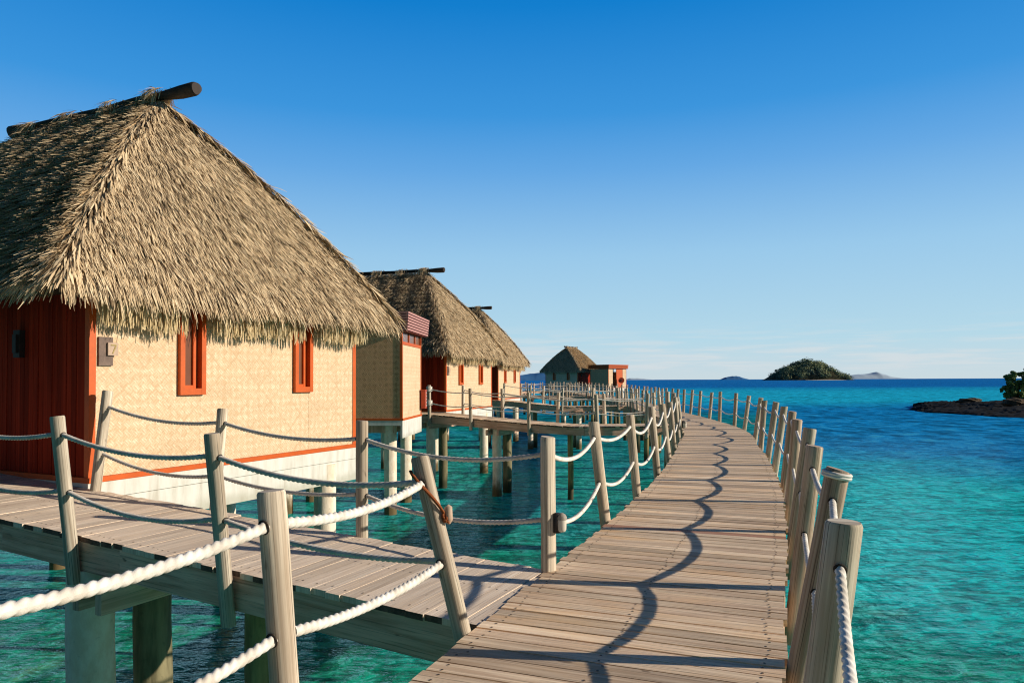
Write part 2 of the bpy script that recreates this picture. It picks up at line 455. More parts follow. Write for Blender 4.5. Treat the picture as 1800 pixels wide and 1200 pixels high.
# ------------------------------------------------------------------ decks
def build_decking(parent, path_r, width, mat, step=.145, tint_at=None, nails_to=16., gaps=(.006, .009, .012, .016, .022)):
    mb = MB()
    s = 0.02
    while s < path_r.len - .02:
        w = step * random.uniform(.93, 1.03)
        mid = s + w / 2
        a = path_r.at(mid); l = path_r.left(mid); t = path_r.tan(mid)
        gap = random.choice(gaps)
        e0, e1 = random.uniform(-.02, .02), random.uniform(-.02, .02)
        p0 = a - l * e0; p1 = a + l * (width + e1)
        slope = (path_r.at(min(path_r.len, mid + .1))[2] - path_r.at(max(0, mid - .1))[2]) / .2
        tv = Vector((t[0], t[1], slope)).normalized()
        c = (p0 + p1) / 2; c[2] -= .0225 + random.uniform(0, .004)
        ax = Vector((p1 - p0) / 2); ax.z = random.uniform(-.002, .002)
        up = Vector((0, 0, 1)).cross(tv).cross(tv) * -1
        tn = min(1, max(0, random.gauss(.5, .27)))
        ti = 0.
        if tint_at is not None and abs(mid - tint_at) < step / 2: ti = .75
        elif random.random() < .3: ti = random.uniform(.03, .13)
        mb.box(c, ax, tv * ((w - gap) / 2), Vector((0, 0, .0225)), tn, 0, ti, random.choice((0, 2, 2)))
        if math.hypot(c[0], c[1]) < nails_to:
            for u in (.11, width * .52, width - .11):
                for v in (-.28, .26):
                    q = Vector(p0 + l * (u + random.uniform(-.012, .012))) + tv * (w * v)
                    q.z = c[2] + .0225 + .0025
                    r = .0085
                    mb.face([q + Vector((r * math.cos(k * 1.047), r * math.sin(k * 1.047), 0)) for k in range(6)], None, .5, 1)
        s += w
    return mb.build('decking', [mat, M['nail'], M['endgrain']], parent, True)

def build_beams(parent, path_r, width, h=.24, insets=(.05, .94, .5), drop=.046):
    for k in insets:
        off = k * width if k > .2 else k
        if k == .94: off = width - .05
        mb = MB()
        n = max(1, int(path_r.len / 1.6))
        ss = np.linspace(.03, path_r.len - .03, n + 1)
        for a, b in zip(ss[:-1], ss[1:]):
            p = path_r.at(a) + path_r.left(a) * off; q = path_r.at(b) + path_r.left(b) * off
            c = (p + q) / 2; c[2] -= drop + h / 2
            ax = Vector((q - p) / 2); ax = ax * 1.001
            lf = Vector(path_r.left((a + b) / 2))
            mb.box(c, ax, lf * .035, Vector((0, 0, h / 2)))
        mb.build('beam', M['beam'], parent, True)

def pile(parent, x, y, top, r, mat, name='pile', seg=14):
    mb = MB()
    zs = np.linspace(WATER_Z - 1.2, top, 7)
    mb.tube([(x + .01 * math.sin(z * 3), y, z) for z in zs], [r * (1.04 - .05 * k / 6) for k in range(7)], seg, None, 0, True, .04)
    return mb.build(name, mat, parent, True)

def cross_beam(parent, p, q, z, h=.2, gap=.14):
    p, q = Vector((p[0], p[1], z)), Vector((q[0], q[1], z))
    d = (q - p).normalized(); n = Vector((-d.y, d.x, 0))
    mb = MB()
    for sgn in (-1, 1):
        mb.box((p + q) / 2 + n * (gap * sgn), (q - p) / 2, n * .04, Vector((0, 0, h / 2)))
    mb.build('cross_beam', M['beam'], parent, True)

# ------------------------------------------------------------------ rope railings
def rope_path(p, q, sag, n):
    P, Q = Vector(p), Vector(q)
    return [P.lerp(Q, k / n) - Vector((0, 0, sag * 4 * (k / n) * (1 - k / n))) for k in range(n + 1)]

class Rail:
    """posts and two ropes; posts: list of dict(base, lean (vec at 1 m), h, r, below)"""
    def __init__(self, label, loc):
        self.root = thing('rope_railing', label, 'rope railing', loc)
        self.holes = []
        self.posts = []
    def post(self, x, y, z, lean=(0, 0), h=1.1, r=.068, below=.4, mat=None, label=None, tilt=None):
        d = math.hypot(x, y)
        lean = Vector((lean[0], lean[1], 0))
        b = Vector((x, y, z)); ax = lean + Vector((0, 0, 1))
        seg = 18 if d < 9 else (12 if d < 25 else 7)
        n = 9 if d < 9 else (5 if d < 25 else 2)
        zs = [-below + (h + below) * k / n for k in range(n + 1)]
        rad = [r * random.uniform(.985, 1.015) for _ in zs]
        if d < 14:                                  # worn, slightly rounded top edge
            zs = zs[:-1] + [h - .012, h]; rad = rad[:-1] + [r, r * .9]
        mb = MB()
        tl = tilt or (random.uniform(-.12, .12), random.uniform(-.12, .12), 0)
        ph = random.uniform(0, 6.28); fl = random.uniform(.80, .95)
        hewn = (lambda th, ln_: min(1., fl / max(math.cos(th - ph), .01))) if d < 25 else None
        mb.tube([b + ax * zz for zz in zs], rad, seg, None, 0, True, .085 if d < 9 else (.05 if d < 25 else 0), tl, hewn)
        o = mb.build('post', mat or M['post'], self.root, True)
        if label: o['label'] = label
        self.posts.append(o)
        self.holes.append((b + ax * (h * random.uniform(.84, .88)), b + ax * (h * random.uniform(.37, .41)), r))
        return o
    def anchor(self, up, lo):
        self.holes.append((Vector(up), Vector(lo), 0))
    def ropes(self, sag=(.05, .06), R=.021, skip=(), which=(0, 1), mat='rope', sagx=None):
        for w in which:
            mb = MB()
            for i, (A, B) in enumerate(zip(self.holes[:-1], self.holes[1:])):
                if i in skip: continue
                p, q = A[w], B[w]
                d = min(p.length, q.length)
                L = (q - p).length
                sg = L * sag[w] * random.uniform(.75, 1.25) * (sagx or {}).get(i, 1.)
                if d < 11:
                    pitch = .135; n = int(L / pitch * 14); seg = 15
                    f = lambda th, ln, pt=pitch: .72 + .34 * abs(math.cos(1.5 * (th - 2 * math.pi * ln / pt)))
                elif d < 26:
                    pitch = .16; n = int(L / pitch * 7); seg = 9
                    f = lambda th, ln, pt=pitch: .72 + .34 * abs(math.cos(1.5 * (th - 2 * math.pi * ln / pt)))
                else:
                    n, seg, f = 6, 5, None
                if d < 8:
                    path = rope_path(p, q, sg, 40)
                    for (e, nx, rp) in ((path[0], path[3], A[2]), (path[-1], path[-4], B[2])):
                        if rp <= 0: continue
                        dr = (nx - e).normalized(); hc = e + dr * (rp * 1.0)
                        mb.tube([hc, hc + dr * .004], [R * 1.32, R * 1.28], 14, .5, 1)  # dark disc painted in for the shadow inside the rope hole
                mb.tube(rope_path(p, q, sg, max(4, n)), [R] * (max(4, n) + 1), seg, .5, 0, False, 0, None, f)
            mb.build('rope', [M[mat], M['hole']], self.root, True)

# main boardwalk -----------------------------------------------------------
bw = thing('boardwalk', 'long curving grey plank boardwalk sweeping from the foreground out to the far hut', 'boardwalk', (1.5, 3.8, 0))
build_decking(bw, EDGE_R, MAIN_W, M['deck'], tint_at=EDGE_R.nearest(2.75, 7.25))
build_beams(bw, EDGE_R, MAIN_W)
s = 3.0
while s < EDGE_R.len:
    a = EDGE_R.at(s); l = EDGE_R.left(s)
    p, q = a + l * .35, a + l * 1.53
    for c in (p, q):
        pile(bw, c[0], c[1], a[2] - .29, .14, M['timber_pile'] if random.random() < .6 else M['ochre_pile'], seg=14 if s < 30 else 8)
    cross_beam(bw, a + l * -.1, a + l * 1.98, a[2] - .40, .2, .19)
    s += 3.3 if s < 40 else 4.2

rail = Rail('rope railing with leaning posts along the seaward right edge of the long boardwalk', (1.5, 3.8, 0))
RY = [-3.4, -1.9, -.6, .95, 2.72, 4.05, 5.5, 7.55, 9.35, 11.2, 13.3, 15.3, 17.4, 20.0, 22.9, 24.8, 27.4, 29.3, 31.5, 33.4, 35.1]
RS = [EDGE_R.s[np.argmin(np.abs(EDGE_R.p[:, 1] - y) + (EDGE_R.p[:, 1] > 80) * 99)] for y in RY]
s = RS[-1] + 1.9
while s < EDGE_R.len:
    RS.append(s); s += random.uniform(1.7, 2.1)
for k, s in enumerate(RS):
    a = EDGE_R.at(s); o = -EDGE_R.left(s)
    ln = random.uniform(.09, .15) if s < 30 else random.uniform(0, .12)
    jt = random.uniform(-.04, .04)
    t = EDGE_R.tan(s)
    b = a + o * .075
    if k == 5: ln, jt = .19, 0.
    if k == 4: ln, jt = .13, 0.
    if k == 3: ln, jt = .0, 0.
    rail.post(b[0], b[1], a[2], (o[0] * ln + t[0] * jt, o[1] * ln + t[1] * jt), 1.1 if k == 5 else random.uniform(1.06, 1.13), .065, .42,
              M['post_green'] if k % 3 != 1 or k > 12 else M['post'])
def bind(post_o, root, c, ax, rad, n, R=.02):
    mb = MB()
    ax = Vector(ax).normalized(); u = ax.orthogonal().normalized(); v = ax.cross(u)
    for z in range(n):
        zc = Vector(c) + ax * (R * 1.4 * z)
        mb.tube([zc + (u * math.cos(q) + v * math.sin(q)) * (rad + R * .5) for q in np.linspace(0, 2 * math.pi, 25)], [R] * 25, 7, .5, 0, False)
    bo = mb.build('rope_binding', M['rope'], None)
    bo.parent = post_o
    bo.matrix_parent_inverse = Matrix.Translation(-Vector(root.location))
    return bo
a = EDGE_R.at(RS[5]); o_ = -EDGE_R.left(RS[5])
axv = Vector((o_[0] * .19, o_[1] * .19, 1))
bind(rail.posts[5], rail.root, Vector(a + o_ * .075) + axv * 1.062, axv, .064, 2, .011)
rail.ropes((.045, .05), .0185, sagx={3: 2.6})

# left rails of the main boardwalk
rail_near = Rail('rope railing on two posts leading to the leaning post in the left foreground', (-1, 3.2, 0))
def lpt(y):
    i = np.argmin(np.abs(EDGE_L.p[:, 1] - y) + (EDGE_L.p[:, 1] > 78) * 99)
    return EDGE_L.p[i], EDGE_L.left(EDGE_L.s[i]), EDGE_L.tan(EDGE_L.s[i])
for x, y in ((-2.35, .1), (-1.72, 1.75), (-1.02, 3.26)):
    rail_near.post(x, y, 0, (-.075, .0), 1.1, .061, .45)
lp = rail_near.post(-.33, 4.6, 0, (-.25, .06), 1.1, .062, .3, label='tall post leaning far out to the left with a brown cord tied to its top')
rail_near.ropes((.035, .035), .026)
LEAN_HOLES = rail_near.holes[-1]

rail_mid = Rail('rope railing from the post with the lamp to the second footbridge, left of the boardwalk', (.3, 6.05, 0))
rail_mid.post(.30, 6.03, 0, (.0, .0), 1.12, .063, .35, label='upright post carrying a small bulkhead lamp')
for y in (8.15, 10.1, 12.3, 14.7, 16.9, 19.0, 21.6, 24.2):
    p, l, t = lpt(y)
    p = p + l * .07
    ln = random.uniform(.07, .13)
    rail_mid.post(p[0], p[1], p[2], (l[0] * ln, l[1] * ln), random.uniform(1.05, 1.14), .063, .42)
rail_mid.ropes((.07, .07), .021)
segs = [(27.0, 43.0, 'rope railing between the second and third footbridges on the left of the boardwalk'),
        (45.2, 64.4, 'rope railing between the third and fourth footbridges on the left of the boardwalk'),
        (66.6, None, 'distant rope railing on the inner edge of the boardwalk bend before the far hut')]
for y0, y1, lab in segs:
    p, l, t = lpt(y0)
    rl = Rail(lab, tuple(p))
    s0 = EDGE_L.nearest(p[0], p[1])
    s1 = EDGE_L.nearest(*lpt(y1)[0][:2]) if y1 else EDGE_L.len
    n = int((s1 - s0) / 1.9)
    for k in range(n + 1):
        s = s0 + (s1 - s0) * k / n
        a = EDGE_L.at(s); l = EDGE_L.left(s)
        ln = random.uniform(-.03, .12)
        a = a + l * .07
        rl.post(a[0], a[1], a[2], (l[0] * ln, l[1] * ln), random.uniform(1.02, 1.14), .064, .4)
    rl.ropes((.05, .05), .02)

# side footbridges -----------------------------------------------------------
def footbridge(near_edge, label, width=1.45, mat=None, gaps=(.004, .006, .009)):
    """near_edge runs from the hut to the main boardwalk; the bridge lies to its left"""
    P = Path(catmull(near_edge, .05) if len(near_edge) > 2 else [np.array(near_edge[0]) + (np.array(near_edge[1]) - np.array(near_edge[0])) * k / 100 for k in range(101)])
    b = thing('footbridge', label, 'footbridge', tuple(near_edge[-1]))
    build_decking(b, P, width, mat or M['deck_pale'], nails_to=12., gaps=gaps)
    build_beams(b, P, width, .27)
    return b, P

U = Vector((-.899, .438, .05)); V2 = Vector((.438, .899, 0))
j = Vector((-.40, 4.79, -.004))
fb1, P1 = footbridge([j + U * 10.5, j - U * .14], 'short pale plank footbridge in the left foreground leading to the nearest hut', 1.45, None, (.002, .003, .004, .006))
def fpt(t, inward=0.):
    p = j + U * t + V2 * inward
    return p
for t, inw, r, mt in ((4.02, .16, .205, 'concrete_pile'), (3.82, .66, .17, 'timber_pile'), (2.2, .45, .115, 'ochre_pile'), (9.7, .9, .165, 'timber_pile')):
    p = fpt(t, inw)
    pile(fb1, p.x, p.y, p.z - .32, r, M[mt])
p, q = fpt(3.46, -.25), fpt(3.46, 1.7)
cross_beam(fb1, p, q, p.z - .43, .2, .15)
p, q = fpt(9.7, .1), fpt(9.7, 1.4)
cross_beam(fb1, p, q, p.z - .43, .2, .2)

rf = Rail('rope railing with two slanting posts on the camera side of the nearest footbridge', tuple(fpt(2)))
for t in (7.9, 6.0, 3.98, 2.04):
    p = fpt(t, -.07)
    rf.post(p.x, p.y, p.z, (-.05, -.1), 1.1, .061, .42)
rf.anchor(LEAN_HOLES[0] - Vector((0, 0, .0)), LEAN_HOLES[1])
rf.ropes((.05, .05), .021, mat='rope_grey')
rb = Rail('rope railing against the woven hut wall on the far side of the nearest footbridge', tuple(fpt(2, 1.45)))
rb.post(*(fpt(5.86, 1.42)), (.06, .10), 1.2, .061, .3)
for xy, lean in (((-3.30, 7.90), (.045, .07)), ((-1.47, 6.97), (.0, .0))):
    t = (j.x - xy[0]) / .899
    rb.post(xy[0], xy[1], max(0.02, .05 * t - .06), lean, 1.19, .061, .3)
rb.anchor(*rail_mid.holes[0][:2])
rb.ropes((.05, .05), .021, mat='rope_grey')

def side_rails(P, width, near_s, far_s, lab_n, lab_f, wrap=False):
    rn = Rail(lab_n, tuple(P.at(near_s[0])))
    for k, s in enumerate(near_s):
        a = P.at(s); l = P.left(s); a = a - l * .07
        o = rn.post(a[0], a[1], a[2], (random.uniform(-.05, .05), random.uniform(-.08, .02)), 1.1, .066, .42)
        if wrap and k == 0:
            o['label'] = 'end post bound with thick white rope'
            up, lo, r = rn.holes[-1]
            for c in (up, lo):
                mb = MB()
                for z in range(6):
                    zc = c + Vector((0, 0, .03 * (z - 2.5)))
                    ring = [zc + Vector((math.cos(t) * .095, math.sin(t) * .095, .004 * math.sin(t * 2))) for t in np.linspace(0, 2 * math.pi, 17)]
                    mb.tube(ring, [.022] * 17, 6, .5, 0, False)
                bo = mb.build('rope_binding', M['rope'], None)
                bo.parent = o
                bo.matrix_parent_inverse = Matrix.Translation(-Vector(rn.root.location))
    rn.ropes((.04, .04), .02)
    rf2 = Rail(lab_f, tuple(P.at(far_s[0])))
    for s in far_s:
        a = P.at(s) + P.left(s) * (width + .07)
        rf2.post(a[0], a[1], a[2], (random.uniform(-.04, .06), random.uniform(0, .09)), 1.1, .066, .42)
    rf2.ropes((.04, .04), .02)

def bridge_piles(b, P, ss, r=.17):
    for s in ss:
        a = P.at(s); l = P.left(s)
        for w, mt in ((.3, 'concrete_pile'), (1.2, 'timber_pile')):
            p = a + l * w
            pile(b, p[0], p[1], a[2] - .33, r, M[mt], seg=10)
        cross_beam(b, a - l * .12, a + l * 1.6, a[2] - .44, .2, .22)

fb2, P2 = footbridge([(-6.5, 28.3, .36), (-3.5, 26.95, .34), (-.8, 25.7, .16), (1.9, 24.6, .0), (3.6, 24.5, -.004), (5.75, 24.75, -.004)], 'plank footbridge over dark water leading to the second hut', 1.45, M['deck'])
bridge_piles(fb2, P2, [3.6, 6.4])
a = P2.at(9.2) + P2.left(9.2) * .5
pile(fb2, a[0], a[1], -.3, .10, M['ochre_pile'], seg=10)
sx = [P2.nearest(x, y) for x, y in ((-3.05, 26.75), (-1.5, 26.0), (.65, 25.1), (2.9, 24.5), (4.6, 24.6))]
side_rails(P2, 1.45, sx, [v + .55 for v in sx], 'rope railing with a rope-bound end post, near side of the second footbridge', 'rope railing on the far side of the second footbridge, before the second hut', True)
fb3, P3 = footbridge([(-4, 45.2, .36), (-.9, 44.0, .34), (1.4, 43.1, .15), (3.4, 42.9, .0), (7.1, 43.4, -.004)], 'plank footbridge leading to the third hut', 1.45, M['deck'])
bridge_piles(fb3, P3, [2.2, 5.4, 8.5])
sx = [P3.nearest(x, 43.5) for x in (-.6, 1.2, 3.0, 4.8, 6.4)]
side_rails(P3, 1.45, sx, [v + .5 for v in sx], 'rope railing on the near side of the third footbridge', 'rope railing on the far side of the third footbridge')
fb4, P4 = footbridge([(-3.5, 66.0, .36), (-.6, 65.1, .34), (1.8, 64.4, .2), (7.15, 64.6, .07)], 'distant plank footbridge leading to the fourth hut', 1.45, M['deck'])
bridge_piles(fb4, P4, [2.2, 5.4, 8.5], .15)
sx = [P4.nearest(x, 65) for x in (-.4, 1.5, 3.3, 5.1, 6.7)]
side_rails(P4, 1.45, sx, [v + .5 for v in sx], 'distant rope railing on the near side of the fourth footbridge', 'distant rope railing on the far side of the fourth footbridge')

# ------------------------------------------------------------------ thatched huts
HL, HD, OV, OVY = 5.13, 8.0, .68, .44
ZE, ZR = 2.45, 5.99
WIN = ((1.26, 1.69), (3.50, 3.925))

def ribbons(P0, D, Nn, Ln, Wd, droop, lift, tone, rng, nseg=3, twist=.55):
    """leaf strips: P0 roots, D directions, Nn surface normals"""
    n = len(P0)
    side = np.cross(D, Nn); side /= np.linalg.norm(side, axis=1)[:, None]
    a = rng.uniform(-twist, twist, n)[:, None]
    side = side * np.cos(a) + Nn * np.sin(a)
    V = np.zeros((n, (nseg + 1) * 2, 3), np.float32)
    for k in range(nseg + 1):
        f = k / nseg
        c = P0 + D * (Ln * f)[:, None] + Nn * (lift * f)[:, None]
        c = c - np.array([0, 0, 1.])[None] * (droop * f * f * Ln)[:, None]
        w = Wd * (1.0 if k < nseg else .35) * (.8 if k == 0 else 1.)
        V[:, 2 * k] = c - side * (w / 2)[:, None]
        V[:, 2 * k + 1] = c + side * (w / 2)[:, None]
    nv = (nseg + 1) * 2
    base = (np.arange(n) * nv)[:, None]
    quads = []
    for k in range(nseg):
        quads.append(base + np.array([2 * k, 2 * k + 1, 2 * k + 3, 2 * k + 2])[None])
    Q = np.stack(quads, 1).reshape(-1, 4)
    return V.reshape(-1, 3), Q, np.repeat(tone, nv)

def roof_faces():
    A, B = np.array([-OV, -OVY, ZE]), np.array([HL + OV, -OVY, ZE])
    C, Dd = np.array([HL + OV, HD + OVY, ZE]), np.array([-OV, HD + OVY, ZE])
    R0, R1 = np.array([HL / 2, 2.1, ZR]), np.array([HL / 2, HD - 2.1, ZR])
    return [(R0, R0, A, B), (R1, R0, Dd, A), (R0, R1, B, C), (R1, R1, C, Dd)]

def roof_pt(f, s, t):
    Ra, Rb, Ea, Eb = f
    s = s[:, None]; t = t[:, None]
    p = (Ra * (1 - s) + Rb * s) * (1 - t) + (Ea * (1 - s) + Eb * s) * t
    p[:, 2] += (.24 * 4 * t * (1 - t))[:, 0]
    return p

def build_roof(root, dens):
    rng = np.random.default_rng(5)
    Vs, Qs, Ts, Ms = [], [], [], []
    nvert = 0
    def add(V, Q, T, m):
        nonlocal nvert
        Vs.append(V); Qs.append(Q + nvert); Ts.append(T); Ms.append(np.full(len(Q), m)); nvert += len(V)
    for fi, f in enumerate(roof_faces()):
        Ra, Rb, Ea, Eb = f
        # solid under-layer
        ns, nt_ = 14, 12
        S, T = np.meshgrid(np.linspace(0, 1, ns + 1), np.linspace(0, 1, nt_ + 1))
        p = roof_pt(f, S.ravel(), T.ravel()); p[:, 2] -= .10
        Q = [[r * (ns + 1) + c, (r + 1) * (ns + 1) + c, (r + 1) * (ns + 1) + c + 1, r * (ns + 1) + c + 1] for r in range(nt_) for c in range(ns)]
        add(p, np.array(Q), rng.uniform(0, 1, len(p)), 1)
        e = Eb - Ea; elen = np.linalg.norm(e); e = e / elen
        rlen = np.linalg.norm(Rb - Ra)
        mid_r, mid_e = (Ra + Rb) / 2, (Ea + Eb) / 2
        nrm = np.cross(e, mid_r - mid_e); nrm /= np.linalg.norm(nrm)
        if nrm[2] < 0: nrm = -nrm
        fall = np.cross(e, nrm); fall /= np.linalg.norm(fall)
        if fall[2] > 0: fall = -fall
        slen = np.linalg.norm((mid_e - mid_r) - e * np.dot(mid_e - mid_r, e))
        area = (elen + rlen) / 2 * slen
        n = int(area * dens * (1. if fi < 2 else .45))
        t = rng.uniform(0, 1, n * 3); w = (rlen + (elen - rlen) * t) / elen
        t = t[rng.uniform(0, 1, n * 3) < w][:n]
        # rows of tied leaf: roots gather into courses
        t = np.clip(t + .012 * np.sin(t * 2 * math.pi * 17), 0.0, 1.0)
        s = rng.uniform(0, 1, len(t))
        p = roof_pt(f, s, t)
        fan = (Ea[None] * (1 - s)[:, None] + Eb[None] * s[:, None]) - (Ra[None] * (1 - s)[:, None] + Rb[None] * s[:, None])
        fan /= np.linalg.norm(fan, axis=1)[:, None]
        clump = np.sin(p[:, 0] * 9.1 + p[:, 1] * 7.7) * np.sin(p[:, 2] * 8.3 + p[:, 0] * 3.1)
        jit = rng.normal(0, .10, len(t)) + .07 * clump
        d = fall[None] * .65 + fan * .35 + e[None] * jit[:, None]
        d /= np.linalg.norm(d, axis=1)[:, None]
        ln = rng.uniform(.17, .36, len(t))
        lift = rng.uniform(.015, .075, len(t)) + .02 * clump
        if fi == 1: lift = lift * 2.1 + .01
        near_e = t > .95
        p = p - nrm[None] * rng.uniform(0.02, .05, len(t))[:, None]
        ln = np.where(t > .90, rng.uniform(.2, .42, len(t)), ln)
        droop = np.where(near_e, rng.uniform(.1, .5, len(t)), rng.uniform(0, .12, len(t)))
        tone = np.where(rng.uniform(0, 1, len(t)) < .2, rng.uniform(0, .2, len(t)), np.clip(rng.normal(.68, .22, len(t)) + .12 * clump, 0, 1))
        V, Q, T = ribbons(p, d, np.repeat(nrm[None], len(t), 0), ln, rng.uniform(.007, .0165, len(t)), droop, lift, tone, rng, 3, 1.15 if fi == 1 else .55)
        add(V, Q, T, 0)
        # shaggy eave edge in several layers
        n = int(elen * 200)
        s = rng.uniform(0, 1, n); t = rng.uniform(.955, 1.0, n)
        p = roof_pt(f, s, t) - np.array([0, 0, 1.])[None] * rng.uniform(.0, .12, n)[:, None]
        d = fall[None] * .8 + np.array([0, 0, -1.])[None] * rng.uniform(.1, .8, n)[:, None] + e[None] * rng.normal(0, .14, n)[:, None]
        d /= np.linalg.norm(d, axis=1)[:, None]
        V, Q, T = ribbons(p, d, np.repeat(nrm[None], n, 0), rng.uniform(.12, .27, n), rng.uniform(.012, .028, n), rng.uniform(.1, .5, n), rng.uniform(0, .04, n), np.clip(rng.normal(.5, .25, n), 0, 1), rng)
        add(V, Q, T, 0)
    # thick rolls of leaf along the hips and the ridge
    fs = roof_faces()
    for (a, b) in ((fs[0][0], fs[0][2]), (fs[0][0], fs[0][3]), (fs[3][0], fs[3][2]), (fs[3][0], fs[3][3]), (fs[1][0], fs[1][1])):
        L = np.linalg.norm(b - a); n = int(L * 200)
        t = rng.uniform(0, 1, n)
        p = a[None] * (1 - t)[:, None] + b[None] * t[:, None]
        hip = abs(b[2] - a[2]) > .1
        if hip: p[:, 2] += .24 * 4 * t * (1 - t)
        dd = (b - a) / L
        sd = np.cross(dd, [0, 0, 1.]); sd /= np.linalg.norm(sd)
        up = np.cross(sd, dd); up *= np.sign(up[2])
        sg = rng.uniform(-1, 1, n)
        p = p + sd[None] * (sg * .12)[:, None] + up[None] * (.02 * (1 - np.abs(sg)))[:, None]
        d = (dd[None] * (1.0 if hip else 0) + sd[None] * (sg * (.32 if hip else 1.6))[:, None] + np.array([0, 0, -1.])[None] * (.25 if hip else .8) + rng.normal(0, .18, (n, 3)))
        d /= np.linalg.norm(d, axis=1)[:, None]
        nn = up[None] + sd[None] * (sg * .8)[:, None]; nn /= np.linalg.norm(nn, axis=1)[:, None]
        nn = nn - d * np.sum(nn * d, 1)[:, None]; nn /= np.linalg.norm(nn, axis=1)[:, None]
        V, Q, T = ribbons(p, d, nn, rng.uniform(.18, .36, n), rng.uniform(.012, .026, n), rng.uniform(0, .3, n), rng.uniform(.02, .09, n), np.clip(rng.normal(.55, .22, n), 0, 1), rng)
        add(V, Q, T, 0)
    # leaf bundles tied over the ridge log
    for y0, k in ((2.2, 260), (3.3, 120), (4.5, 120), (5.7, 200)):
        a = rng.uniform(-1.9, 1.9, k)
        p = np.stack([HL / 2 + .12 * np.sin(a), y0 + rng.normal(0, .12, k), ZR + .09 + .12 * np.cos(a)], -1)
        sg = np.where(a > 0, 1., -1.)
        d = np.stack([sg * np.cos(a), rng.normal(0, .25, k), -np.abs(np.sin(a)) - .1], -1); d /= np.linalg.norm(d, axis=1)[:, None]
        nn = np.stack([np.sin(a), np.zeros(k), np.cos(a)], -1); nn = nn - d * np.sum(nn * d, 1)[:, None]; nn /= np.linalg.norm(nn, axis=1)[:, None]
        V, Q, T = ribbons(p, d, nn, rng.uniform(.12, .3, k), rng.uniform(.01, .022, k), rng.uniform(.1, .5, k), rng.uniform(0, .03, k), rng.uniform(.3, 1, k), rng)
        add(V, Q, T, 0)
    # soffit
    z = ZE - .10
    p = np.array([[-OV, -OVY, z], [HL + OV, -OVY, z], [HL + OV, HD + OVY, z], [-OV, HD + OVY, z]])
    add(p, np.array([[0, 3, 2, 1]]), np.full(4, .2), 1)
    V = np.concatenate(Vs); Q = np.concatenate(Qs)
    n = len(Q)
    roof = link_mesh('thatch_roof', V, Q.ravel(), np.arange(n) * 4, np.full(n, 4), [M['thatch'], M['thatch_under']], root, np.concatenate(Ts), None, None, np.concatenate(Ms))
    mb = MB()
    ys = [1.22, 1.26, 1.55, 2.05, 2.6, 3.6, 4.6, 5.6, 6.1, 6.34, 6.38]
    rr = [.10, .118, .115, .072, .082, .075, .085, .078, .11, .115, .08]
    zz = [.06, .06, .06, .07, .08, .08, .09, .10, .12, .13, .13]
    mb.tube([(HL / 2 + .02 * math.sin(y * 2), y, ZR + b) for y, b in zip(ys, zz)], rr, 14, .5, 0, True, .16)
    mb.build('ridge_pole', M['pole'], roof)
    return roof

def fringe(root):
    rng = np.random.default_rng(9)
    Vs, Qs, Ts = [], [], []; nv = 0
    for (o, d, L) in ((np.array([0., -.17, 0]), np.array([1., 0, 0]), HL), (np.array([HL + .09, 0, 0]), np.array([0, 1., 0]), HD)):
        n = int(L * 170)
        s = rng.uniform(0, 1, n) * L
        if L == HL:
            keep = np.ones(n, bool)
            for a, b in WIN: keep &= ~((s > a - .03) & (s < b + .03))
            s = s[keep]; n = len(s)
        nn = np.cross(d, [0, 0, 1.])
        lay = rng.uniform(0, .12, n)
        p = o[None] + d[None] * s[:, None] + nn[None] * lay[:, None]
        wave = .03 * np.sin(s * 5.1) + .02 * np.sin(s * 13.)
        bot = 1.885 + wave + rng.normal(0, .026, n) + lay * .4
        p[:, 2] = 2.38
        D = np.array([0, 0, -1.])[None] + d[None] * rng.normal(0, .07, n)[:, None]
        D /= np.linalg.norm(D, axis=1)[:, None]
        V, Q, T = ribbons(p, D, np.repeat(nn[None], n, 0), 2.38 - bot, rng.uniform(.012, .028, n), np.zeros(n), rng.uniform(-.01, .04, n), rng.uniform(0, 1, n), rng, 2)
        Vs.append(V); Qs.append(Q + nv); Ts.append(T); nv += len(V)
    Q = np.concatenate(Qs); n = len(Q)
    link_mesh('straw_fringe', np.concatenate(Vs), Q.ravel(), np.arange(n) * 4, np.full(n, 4), M['straw'], root, np.concatenate(Ts))

def window(root, x0, x1, z0=1.05, z1=2.33):
    w = .075
    mb = MB()
    for a in (x0, x1 - w): mb.abox(a, a + w, -.062, .03, z0, z1, .5, 0, 'z')
    mb.abox(x0 + w, x1 - w, -.060, .03, z0, z0 + .09, .5)
    mb.abox(x0 + w, x1 - w, -.060, .03, z1 - .07, z1, .5)
    fr = mb.build('window', M['orange'], root)
    mb = MB()
    xi0, xi1 = x0 + w, x1 - w
    b = .045
    mb.abox(xi0, xi0 + b, .0, .04, z0 + .09, z1 - .07, .5, 0, 'z')
    mb.abox(xi1 - b - .05, xi1 - .05, .0, .04, z0 + .09, z1 - .07, .5, 0, 'z')
    mb.abox(xi0 + b, xi1 - b - .05, .002, .04, z0 + .09, z0 + .09 + b, .5)
    mb.build('sash', M['orange'], fr)
    mb = MB()
    mb.abox(xi0 + b, xi1, .034, .046, z0 + .1, z1 - .07, .5, 0, 'z')
    mb.build('pane', M['glass'], fr)

